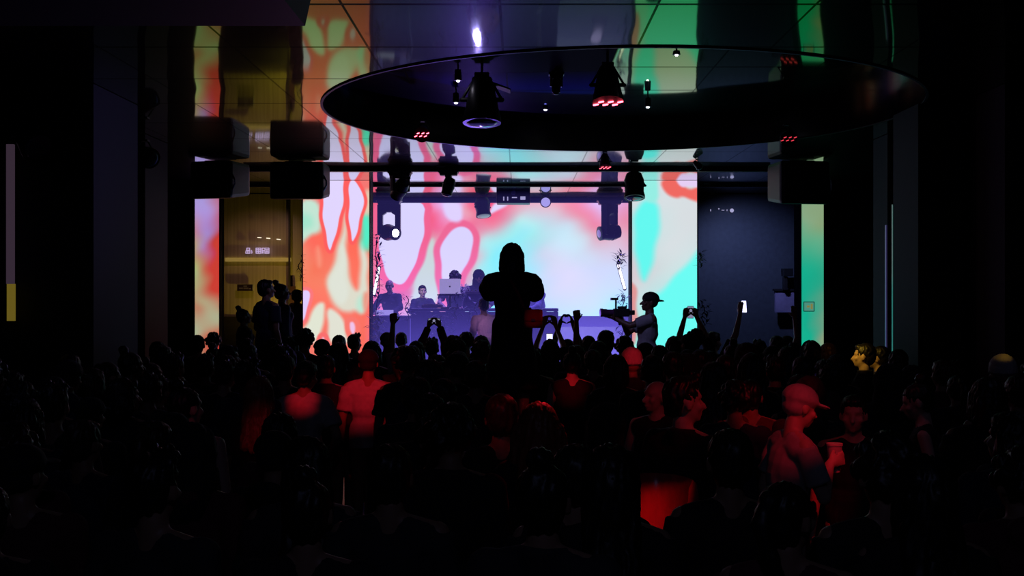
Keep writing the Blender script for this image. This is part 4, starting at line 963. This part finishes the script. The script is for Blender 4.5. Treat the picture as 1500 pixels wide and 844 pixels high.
person(359, 13.45, 'shorter person with rim lit face at the front of the yellow alcove', H=1.40, z0=.60, face=-1.0, pose=dict(armR='down',armL='relax',head=(-.1,.1,0)), hair='bun', top='tee', tc='black', skin='mid', fem=True)
# ================================================================ CROWD
CP = {
 'stand': dict(stance=.10), 'turn_a': dict(stance=.12, armR='relax', head=(.55,.05,0)), 'turn_b': dict(stance=.09, armL='relax', head=(-.6,0,0)),
 'phone': dict(stance=.10, armR='phone_high', armL='phone_high', head=(0,.1,0)), 'raise': dict(stance=.11, armR='raise'), 'fist': dict(stance=.11, armL='fist', armR='relax'),
 'heart': dict(stance=.10, armR='heart', armL='heart'), 'cup': dict(stance=.12, armR='cup', lean=.15, head=(.1,-.25,0)),
 'lean': dict(stance=.12, lean=.22, armR='relax', armL='relax', head=(-.4,-.1,.05)), 'out': dict(stance=.12, armL='out', armR='relax', head=(-.35,0,0)), 'reach': dict(stance=.11, armR='reach'),
}
def y_for(ytop, H, z0=0): return 1600*(2.2-z0-H)/(ytop-430)
def cperson(px, ytop, label, H=None, pose='stand', face=0., group='people packed in the dark crowd', lo=4.0, hi=15.3, **k):
    best = None
    for h in ([H] if H else [1.68, 1.64, 1.72, 1.60, 1.76, 1.57, 1.80]):
        Y = y_for(ytop, h*1.012)
        if not H and not (lo < Y < hi): continue
        d = min([99]+[math.hypot(X(px,Y)-a, Y-b) for a, b, _ in PLACED])
        sc = min(d, .5)-abs(h-1.68)*.3
        if best is None or sc > best[0]: best = (sc, h, Y)
    _, h, Y = best
    return person(px, Y, label, H=h, face=face, pose=CP[pose], group=group, voxel=k.pop('voxel', .0105), legs=k.pop('legs', False), **k)
E = cperson
# row nearest the stage, from the dark wall to the green strip
E(290,491,'short haired head at the edge of the lavender strip screen',hair='short',face=.1)
E(313,489,'round curly head silhouetted against the lavender strip screen',hair='curly')
E(337,506,'person turning a dim cheek below the yellow alcove',pose='turn_b',hair='short',face=-.4)
E(365,502,'short haired head below the tied-hair person in the alcove',hair='bun',pose='stand')
E(401,497,'hooded crowd member right below the tall alcove man',hair='hood',top='hoodie')
E(425,494,'crowd member with long hair below the alcove woman',hair='long')
E(447,484,'round dark head overlapping the lower corner of the flame column',hair='curly',H=1.76)
E(472,497,'cap wearing head at the foot of the flame column',hair='cap')
E(497,491,'greenish lit round head at the foot of the flame column',hair='short')
E(520,490,'taller dark head turned aside at the foot of the flame column',pose='turn_b',hair='quiff')
E(545,500,'dark head between flame column and keyboard desk',hair='bob',fem=True)
E(567,487,'capped head with pale rim in front of the keyboard desk',hair='cap',hatc='grey')
E(588,487,'dark round head in front of the performer with lit face',hair='short')
E(610,500,'long haired head below the equipment desk front',hair='long',fem=True)
PH = E(633,497,'person holding a bright phone high below the console leaves',pose='phone',hair='quiff',top='long',tc='maroon')
phone(PH,(0,.32,1.93),'bright landscape phone filming the console below its leaves',land=True,es=.35)
E(662,491,'round dark head just under the laptop',hair='short')
E(683,489,'wide dark head just under the hooded performer',hair='curly')
E(705,492,'dark head beside the skirt of the filming woman',hair='bob',fem=True)
E(595,474,'person raising a dark fist in front of the equipment desk',H=1.60,pose='fist',hair='short',tc='maroon',z0=0) if False else None
E(604,506,'person raising a clenched fist in front of the equipment desk',H=1.66,pose='fist',hair='short',top='tee',tc='blush')
E(716,478,'person in pale pink shirt between the filming woman and console',H=1.80,pose='lean',hair='short',top='long',tc='blush') if False else None
WS = person(714, 16.6, 'person in pale pink shirt crouched at the stage edge beside filming woman', H=1.62, z0=.5, face=.6, pose=CP['lean'], hair='short', top='long', tc='blush', skin='mid')
E(806,497,'person lifting a glowing phone beside the filming woman',pose='phone',hair='bob',fem=True)
phone(COL.objects[[o.name for o in COL.objects if o.name.startswith('person') and o.parent is None][-1]],(0,.27,1.70),'small glowing upright phone beside the filming woman',es=1.8)
E(831,497,'person making a heart with both raised hands',H=1.66,pose='heart',hair='short',voxel=.007,skin='dark')
E(862,492,'dark head beside the heart making hands',hair='short')
E(876,500,'person with raised fist by the heart making hands',H=1.68,pose='fist',hair='bob')
E(889,484,'blurry tall head against the grey stage wall',H=1.78,hair='short',pose='turn_b')
E(914,495,'round head just below the raised video camera',hair='curly')
E(945,502,'wide hat brimmed head at the foot of the camera operator',hair='cap')
E(966,506,'dark head hiding the feet of the camera operator',hair='short')
E(987,493,'long haired person before the turquoise column foot',hair='long',fem=True)
LP = E(1008,489,'person stretching an arm with a phone by the turquoise column',H=1.72,pose='reach',hair='cap',face=.5)
PB = E(1018,484,'large round haired person filming at the corner of the turquoise column',H=1.75,pose='phone',hair='curly')
phone(PB,(0,.32,1.92),'upright dark phone raised at the corner of the turquoise column',es=.3)
PV = E(1046,486,'person with violet lit face holding a phone up to the ear side',H=1.72,pose='raise',hair='short',skin='pale',face=-.9)
phone(PV,(.26,.24,2.02),'small bright phone raised before the blue alcove',es=2.4)
E(1072,503,'person with bright sleeve glint below the blue alcove',hair='bun',fem=True)
E(1086,504,'person with a faint yellow lit face in front of the blue alcove',pose='turn_b',face=-.5,hair='short',skin='pale')
E(1112,500,'tall dark head below the violet panel box',hair='quiff')
E(1137,492,'person raising one arm below the violet panel box',pose='raise',hair='short')
E(1152,492,'person in cap below the green strip screen edge',hair='cap')
E(1186,500,'round dark hat covering the foot of the green strip screen',hair='hood',top='hoodie')
E(1212,503,'person tinged orange beside the green strip screen foot',hair='long',hc='brown',fem=True)
E(1264,503,'person with bright yellow lit face in profile',H=1.70,pose='stand',face=1.15,hair='short',skin='pale',top='jacket')
E(1286,507,'second yellow lit face behind the brighter profile',H=1.66,pose='stand',face=1.0,hair='short',skin='pale',top='jacket')
E(1315,512,'dim person with rosy cheek by the dark pillar',pose='turn_b',face=.4,hair='short')
E(1466,524,'person with yellow glow on a pale cap at the dark wall',H=1.69,hair='beanie',hatc='white',face=.3)
# second row
E(230,500,'dim person with faint face near the dark pillar',pose='turn_a',hair='short')
E(255,520,'person in dark jacket beside the narrow lavender screen',hair='quiff',top='jacket')
E(105,519,'dim bearded face turned aside in the dark side area',pose='turn_a',face=-.6,hair='short')
E(274,566,'person with pinkish lit shoulder in the dark side crowd',H=1.66,hair='bun',top='tank',skin='pale',pose='turn_b')
E(333,520,'stocky dark figure under the yellow alcove crowd',hair='short',top='jacket')
E(380,552,'person with long reddish lit hair in the side crowd',H=1.62,hair='long',hc='auburn',fem=True)
E(418,520,'dark haired person behind the red lit shoulder',hair='short')
E(443,528,'person whose pale shirt shoulder glows red',H=1.66,hair='short',top='tee',tc='white',pose='lean')
E(478,520,'tall dark figure beside the person in glowing red shirt',hair='short',top='jacket')
E(540,512,'person in pale shirt glowing bright red seen from behind',H=1.69,hair='cap',top='tee',tc='white',pose='stand')
E(592,518,'person with a faint red lit neck beside the red shirt',H=1.60,hair='short',tc='maroon')
E(596,512,'dark round head behind the equipment desk line',hair='curly')
E(611,552,'dark head and shoulders seen from behind before the red shirt',H=1.70,hair='short',top='jacket')
E(640,520,'dark long haired person below the bright phone',hair='long',fem=True)
E(672,515,'person with dark bob below the laptop',hair='bob',fem=True)
E(697,528,'short haired man close to the filming woman hem',hair='short')
E(838,514,'person with bare red lit shoulder and back',H=1.66,hair='bun',top='tank',skin='pale',fem=True)
E(868,512,'short haired person behind the bare red shoulder',hair='short')
E(902,520,'round haired person with faint violet rim light',hair='bob',hc='brown',fem=True)
E(925,513,'person in a knit beanie glowing red',H=1.69,hair='beanie',hatc='white',top='hoodie',tc='maroon')
E(955,520,'person in dark hoodie beside the glowing beanie',hair='short',top='hoodie')
E(985,515,'person with red tinted shoulders below the outstretched arm',hair='short',tc='red',top='jacket')
E(1025,512,'tall figure in dark jacket below the filming cap wearer',hair='short',top='jacket')
E(1062,520,'person with red tinted back below the blue alcove',hair='short',tc='maroon')
E(1100,518,'long haired figure in dark clothes below the violet panel',hair='long',fem=True)
E(1135,524,'short haired figure in jacket near the green strip foot',hair='quiff',top='jacket')
E(1175,522,'broad dark figure near the green strip foot',hair='short',top='hoodie')
E(1225,520,'dark figure before the yellow lit faces',hair='bob')
E(1300,535,'dark figure with hood beneath the second yellow lit face',hair='hood',top='hoodie')
E(960,556,'person with red lit face turned back toward the camera side',H=1.60,hair='bald',skin='pale',top='tank',face=2.4,pose='out')
MP = E(1004,553,'man in dark coat turning his red tinted profile',H=1.74,hair='quiff',top='jacket',pose='turn_b',face=-.75,skin='pale')
MC = E(1147,562,'man in pale cap and white tee glowing red holding a cup',H=1.68,hair='cap',hatc='white',top='tee',tc='white',pose='cup',skin='pale',face=-1.4)
E(1100,556,'person in red lit sleeve reaching toward the man with the cup',hair='short',tc='maroon',pose='out',H=1.6)
E(1250,580,'person with dim red face looking back from the crowd',H=1.58,hair='short',skin='pale',face=2.8,pose='stand')
E(1367,560,'woman with faint pink light along her profile and arm',H=1.62,hair='bun',skin='pale',face=1.2,pose='cup',fem=True,top='tank')
E(735,577,'short haired person with red lit cheek below the filming woman',H=1.68,hair='short',hc='brown',tc='black')
E(789,590,'person with long auburn hair edged in red light',H=1.66,hair='loose',hc='auburn',fem=True)
E(660,598,'large dark round head close to the camera',H=1.69,hair='curly',top='jacket')
E(572,650,'person with a faintly lit pale sleeve close to the camera',H=1.64,hair='short',tc='charcoal',top='tee')
E(842,650,'dark head between the auburn hair and red booth',H=1.66,hair='short')
E(893,652,'long haired dark head beside the glowing red booth',H=1.66,hair='long',fem=True)
E(1068,628,'dark round head seen before the outstretched red arm',H=1.68,hair='short')
E(1295,642,'dark head beside the man with the cup',H=1.70,hair='curly')
E(1352,668,'long haired dark head near the pink lit woman',H=1.66,hair='long',fem=True)
# cup of the man in the cap
M = Matrix.LocRotScale(MC.location, MC.rotation_euler, MC.scale); a_ = skeleton(CP['cup'])['arms'][0]
cu = thing('paper_cup', 'pale cup glowing red in the hand of the capped man', 'cup', M @ (a_[3]+a_[4]*.06+a_[5]*.045+V_((0,0,-.07))))
smooth_auto(MB().lathe((0,0,0), [(.02,0),(.030,0),(.042,.15),(.036,.15),(.03,.02)], (0,0,1), 20).obj('cup_body', mat('pale_cup', (.7,.65,.6), .4), cu))
smooth_auto(MB().lathe((0,0,.148), [(.01,0),(.045,0),(.045,.012),(.01,.014)], (0,0,1), 20).obj('lid', mat('pale_cup'), cu))
# red booth
bo = thing('booth_sofa', 'curved booth sofa with glossy top edge glowing red in the crowd', 'sofa', (X(985,5.15),5.15,0)); bo.scale = (.42,.6,1)
RL = mat('red_booth_leather', (.55,.08,.07), .28, nscale=20, bump=.1)
ms_ = MB(); sg_ = 18; V = []; 
def arc(r, z): return [(r*math.cos(math.pi*(.05+.6*i/sg_))-.20, r*math.sin(math.pi*(.05+.6*i/sg_))-.25, z) for i in range(sg_+1)]
def shell(rings, closed=True):
    V = sum(rings, []); n = sg_+1; k = len(rings); Fc = []
    for a in range(k if closed else k-1):
        b = (a+1) % k
        for i in range(sg_): Fc.append((a*n+i, a*n+i+1, b*n+i+1, b*n+i))
    Fc += [tuple(a*n for a in range(k)), tuple(a*n+sg_ for a in reversed(range(k)))]
    return MB().add(V, Fc)
smooth_auto(shell([arc(.34,.12), arc(.33,1.22), arc(.345,1.30), arc(.39,1.34), arc(.44,1.32), arc(.46,1.25), arc(.47,.12)]).obj('backrest', RL, bo))
smooth_auto(shell([arc(.02,.12), arc(.02,.45), arc(.30,.47), arc(.335,.44), arc(.335,.12)]).obj('seat', RL, bo))
shell([arc(.04,.0), arc(.04,.118), arc(.44,.118), arc(.44,.0)]).obj('plinth', BLACK, bo)
shell([arc(.472,1.00), arc(.472,1.06), arc(.480,1.06), arc(.480,1.00)]).obj('piping', mat('red_piping', (.7,.2,.1), .3), bo)
# the rest of the packed crowd
rnd = random.Random(21)
HS = ['short','short','curly','bob','long','bun','quiff','cap','ponytail','hood']
TS = ['tee','jacket','hoodie','long']
CL = ['black','charcoal','navy','maroon','black']
def free(x, y, r): return all((x-a)**2+(y-b)**2 > r*r for a, b, _ in PLACED)
nfill = 0
for k in range(9000):
    Y = math.sqrt(rnd.uniform(3.3**2, 11.6**2)); Xf = rnd.uniform(-.50, .50)*Y*.98; px = CX+1600*Xf/Y
    h = rnd.uniform(1.56, 1.74) if Y > 5 else rnd.uniform(1.56, 1.68)
    yt = 430+1600*(2.2-h*1.01)/Y
    hw = 330/Y*1.0
    if not free(Xf, Y, .43+.02*Y/10): continue
    if px < 190 and Y > 8.7 or px > 1290 and Y > 9.8 or px > 1420 and Y > 8.9: continue
    def hides(x0, x1, ydeep, ybot): return x0-hw < px < x1+hw and Y < ydeep and yt < ybot
    if hides(705, 805, 9.6, 602): continue
    if hides(515, 566, 9.9, 618): continue
    if hides(950, 1006, 5.5, 775): continue
    if hides(975, 1035, 6.9, 640): continue
    if hides(1115, 1225, 6.8, 690): continue
    if hides(760, 820, 4.9, 655): continue
    if hides(905, 945, 9.6, 556) or hides(815, 862, 10, 590) or hides(418, 460, 9.4, 578) or hides(940, 975, 8, 610) or hides(1235,1265,7.8,620) or hides(1350,1385,8,690) or hides(270,285,9,605) or hides(360,400,8,600) or hides(720,750,7,625) or hides(1255,1295,12,545) or hides(1455,1475,10,545): continue
    hr = rnd.choice(HS); tp = rnd.choice(TS) if hr != 'hood' else 'hoodie'; ps = rnd.choice(['stand','stand','turn_a','turn_b','lean'])
    if Y < 4.6 and ps == 'lean': ps = 'stand'
    zone = 'close to the camera' if Y < 5.4 else 'mid crowd' if Y < 8.4 else 'toward the stage'
    side = 'yellow alcove side' if px < 500 else 'blue alcove side' if px > 1000 else 'central'
    hn = {'short':'short hair','curly':'curly hair','bob':'a bob','long':'long hair','bun':'tied-up hair','quiff':'quiffed hair','cap':'a cap','ponytail':'a ponytail','hood':'a hood'}[hr]
    cn = {'tee':'T-shirt','jacket':'jacket','hoodie':'hoodie','long':'long sleeves'}[tp]
    person(px, Y, f'dark crowd figure with {hn}, {cn}, {zone}, {side}', H=h, face=rnd.uniform(-.35,.35), pose=CP[ps], hair=hr, top=tp, skin=rnd.choice(['mid','dark','mid']), hc=rnd.choice(['black','black','brown']), tc=rnd.choice(CL), group='dark figures filling the crowd '+zone+' '+side+' '+hn+' '+cn, voxel=.0105, legs=False)
    nfill += 1
    if nfill >= 120: break
print('FILL', nfill)
# ================================================================ LIGHTS, WORLD, CAMERA
w = bpy.data.worlds.new('night'); C.world = w; w.use_nodes = True
w.node_tree.nodes['Background'].inputs[0].default_value = (.10,.12,.3,1); w.node_tree.nodes['Background'].inputs[1].default_value = .004
def spot(name, loc, target, col, power, size=.5, blend=.6, r=.05):
    l = bpy.data.lights.new(name, 'SPOT'); r = min(r, .012) if 'beam' in name else r; l.energy = power; l.color = col; l.spot_size = size; l.spot_blend = 1.0 if 'beam' in name else blend; l.shadow_soft_size = r
    o = bpy.data.objects.new(name, l); COL.objects.link(o); o.location = loc
    o.rotation_euler = (Vector(target)-Vector(loc)).to_track_quat('-Z','Y').to_euler(); return o
def area(name, loc, target, col, power, sx, sy):
    l = bpy.data.lights.new(name, 'AREA'); l.shape = 'RECTANGLE'; l.size = sx; l.size_y = sy; l.energy = power; l.color = col
    o = bpy.data.objects.new(name, l); COL.objects.link(o); o.location = loc
    o.rotation_euler = (Vector(target)-Vector(loc)).to_track_quat('-Z','Y').to_euler(); o.visible_camera = True; return o
REDL = (1,.014,.03)
def red(px, py, Y, power, size=.16, dx=.5, dy=4.6, z=3.9):
    t = P(px, py, Y); spot('red_beam', (t.x+dx, max(.8, Y-dy), z), t, REDL, power, size, .45, .03)
def find(txt): return next(o for o in COL.objects if o.get('label', '').startswith(txt))
def at_head(txt, col, power, size, off, dz=0.):
    o = find(txt); h = o.matrix_basis @ Vector((0,0,1.60)); spot('face_beam', h+Vector(off), h+Vector((0,0,dz)), col, power, size, .5, .03)
red(540, 588, 9.8, 420, .17, .3)
at_head('person whose pale shirt', REDL, 120, .10, (.1,-1.7,2.3), -.16)
red(781, 467, 8.7, 60, .035)
red(380, 590, 6.6, 60, .10)
at_head('person in red lit sleeve', REDL, 110, .2, (.3,-3,2.2), -.35)
at_head('person in a knit beanie', REDL, 240, .065, (.4,-4.,2.2))
at_head('person with bare red', REDL, 300, .085, (-.6,-4.2,2.2), -.26)
at_head('person with red lit face turned', REDL, 30, .11, (.5,-3.4,2.2), -.1)
red(1065, 560, 9.6, 40, .2)
red(985, 560, 9.0, 40, .2)
at_head('man in pale cap', REDL, 130, .17, (.6,-3.,2.3), -.12)
at_head('pale cup', REDL, 110, .16, (.3,-1.9,.85), -1.5)
at_head('man in dark coat', REDL, 45, .14, (1.4,-2.2,2.2), -.05)
red(980, 712, 5.0, 260, .075, .8, 2.4)
at_head('person with long auburn', REDL, 130, .14, (.9,2.6,2.2))
at_head('short haired person with red lit cheek', REDL, 26, .12, (-1.2,-2.2,2.2))
red(718, 600, 9.0, 60, .05, .2); red(779, 595, 9.0, 60, .05, .2)
at_head('person with dim red face', REDL, 16, .14, (-.6,-2.6,2.2), -.1)
at_head('woman with faint pink', (1,.12,.22), 5, .26, (-1.6,-.6,2.2), -.3)
at_head('person with pinkish lit shoulder', (1,.08,.2), 12, .11, (.5,-2.6,2.2), -.22)
at_head('person with bright yellow', (1,.60,.06), 170, .13, (-1.7,-1.0,1.6))
at_head('second yellow lit face', (1,.60,.06), 75, .11, (-1.6,-1.1,1.7))
at_head('person with yellow glow', (1,.55,.05), 110, .035, (-.2,-4.2,2.1), .12)
at_head('person with a faint yellow', (1,.60,.06), 16, .10, (-.9,-1.6,2.0))
at_head('person tinged orange', (1,.30,.03), 14, .14, (-.5,-1.8,1.9))
at_head('person with violet lit face', (.5,.3,1), 30, .09, (-.9,1.2,1.7))
at_head('camera operator', (.45,.40,1), 60, .36, (-1.4,-2.4,1.6), -.35)  # added violet fill aimed at the operator, no lamp stands there
at_head('person in pale pink shirt', (.7,.4,.9), 200, .14, (-.6,-3.,1.9), -.35)
at_head('tall short haired man', (.4,.3,.8), 14, .3, (1.2,-2.,1.5), -.3)
at_head('person with pale', (1,1,1), 0.01, .1, (0,-1,1)) if False else None
for loc, pw_ in (((0,.6,3.7), 12), ((-3.5,5.5,3.9), 3), ((3.5,5.5,3.9), 3)):
    spot('dim_house_light', loc, (loc[0], loc[1]+3, 0), (.32,.36,.75), pw_, 2.6, 1., .1)  # added unseen fill that lifts the crowd out of black
# violet stage wash and alcove light
for px in (600, 690, 780, 870): spot('stage_wash', (X(px,18.9), 18.9, 3.85), (X(px,18.4)-.1, 18.1, 1.0), (.30,.18,1.0), 90, 1.5, .8, .05)
spot('back_wall_light', (X(850,19.8), 19.6, 3.8), (X(850,21), 21.1, 1.3), (.85,.85,.9), 220, .8, 1., .05)  # added neutral spot that greys the stage's back wall
spot('stage_uplight', (X(703,17.95), 17.7, 1.75), (X(703,10.6), 10.8, 4.03), (.26,.14,1.0), 420, 1.0, .8, .08)
spot('stage_backlight', (X(874,20.2), 20.1, 1.2), (X(874,20.7), 20.72, 1.5), (.35,.22,1.0), 6, 1.6, 1., .05)
spot('alcove_wash', (X(440,19.4), 19.3, 1.35), (X(414,20), 20.0, 2.1), (1,.70,.08), 30, 2.2, 1., .03)
spot('alcove_top_wash', (X(385,18.8), 18.6, 3.8), (X(385,20), 20.0, 2.4), (1,.5,.45), 15, 1.6, 1., .05)
spot('blue_alcove_wash', (X(1090,18.2), 18.3, 3.8), (X(1090,20), 20.0, 2.2), (.34,.45,1.0), 65, 1.8, 1., .05)
spot('panel_light', P(1110,330,18.6), P(1152,440,19.8), (.5,.4,1.0), 12, .3, .6, .05)
spot('face_light', (X(560,16.5), 16.2, 3.7), P(612,425,18.9), (1,.95,.9), 130, .12, .7, .04)
# faint haze over the stage, its violet light put in as volume emission
hz = MB().box(((SX0+SX1)/2, 19.5, 2.42), (SX1-SX0-.06, 2.8, 2.98)).obj('haze', None or mat('dummy'), None)
hm = bpy.data.materials.new('violet_haze'); hm.use_nodes = True; nt = hm.node_tree; nt.nodes.remove(nt.nodes['Principled BSDF'])
em = nt.nodes.new('ShaderNodeEmission'); em.inputs['Color'].default_value = (.20,.15,1.0,1)
geo = nt.nodes.new('ShaderNodeNewGeometry'); sp_ = nt.nodes.new('ShaderNodeSeparateXYZ'); nt.links.new(geo.outputs['Position'], sp_.inputs[0])
mr = nt.nodes.new('ShaderNodeMapRange'); mr.inputs['From Min'].default_value = 1.2; mr.inputs['From Max'].default_value = 3.2; mr.inputs['To Min']  .default_value = .16; mr.inputs['To Max'].default_value = .03
nt.links.new(sp_.outputs['Z'], mr.inputs['Value']); nt.links.new(mr.outputs[0], em.inputs['Strength'])
nt.links.new(em.outputs[0], nt.nodes['Material Output'].inputs['Volume'])
hf = MB().box((X(733,17.2), 17.13, 1.45), (X(915,17.7)-X(551,17.7), 1.8, 1.9)).obj('haze', mat('dummy'))  # low bank of emission added to brighten the stage front
hm2 = hm.copy(); hm2.name = 'violet_haze_low'; n2 = next(n for n in hm2.node_tree.nodes if n.type == 'MAP_RANGE'); n2.inputs['From Min'].default_value = 1.3; n2.inputs['From Max'].default_value = 2.35; n2.inputs['To Min'].default_value = .17; n2.inputs['To Max'].default_value = 0.
hf.data.materials.clear(); hf.data.materials.append(hm2); tag(hf, 'denser violet haze drifting low over the stage front', 'haze', kind='stuff')
hz.data.materials.clear(); hz.data.materials.append(hm); tag(hz, 'thin violet haze hanging over the stage', 'haze', kind='stuff')
cam = bpy.data.cameras.new('camera'); co_ = bpy.data.objects.new('camera', cam); COL.objects.link(co_)
co_.location = (0,0,CAMZ); co_.rotation_euler = (math.pi/2,0,0); cam.sensor_width = 36; cam.lens = 36*F/1500
cam.shift_x = -(CX-750)/1500; cam.shift_y = (HY-422)/1500; cam.clip_end = 60; cam.clip_start = .05
C.camera = co_
C.view_settings.view_transform = 'Standard'; C.view_settings.look = 'None'
C.cycles.max_bounces = 7; C.cycles.sample_clamp_indirect = 4.0; C.cycles.blur_glossy = .5
C.cycles.caustics_reflective = False; C.cycles.caustics_refractive = False
C.cycles.volume_bounces = 0
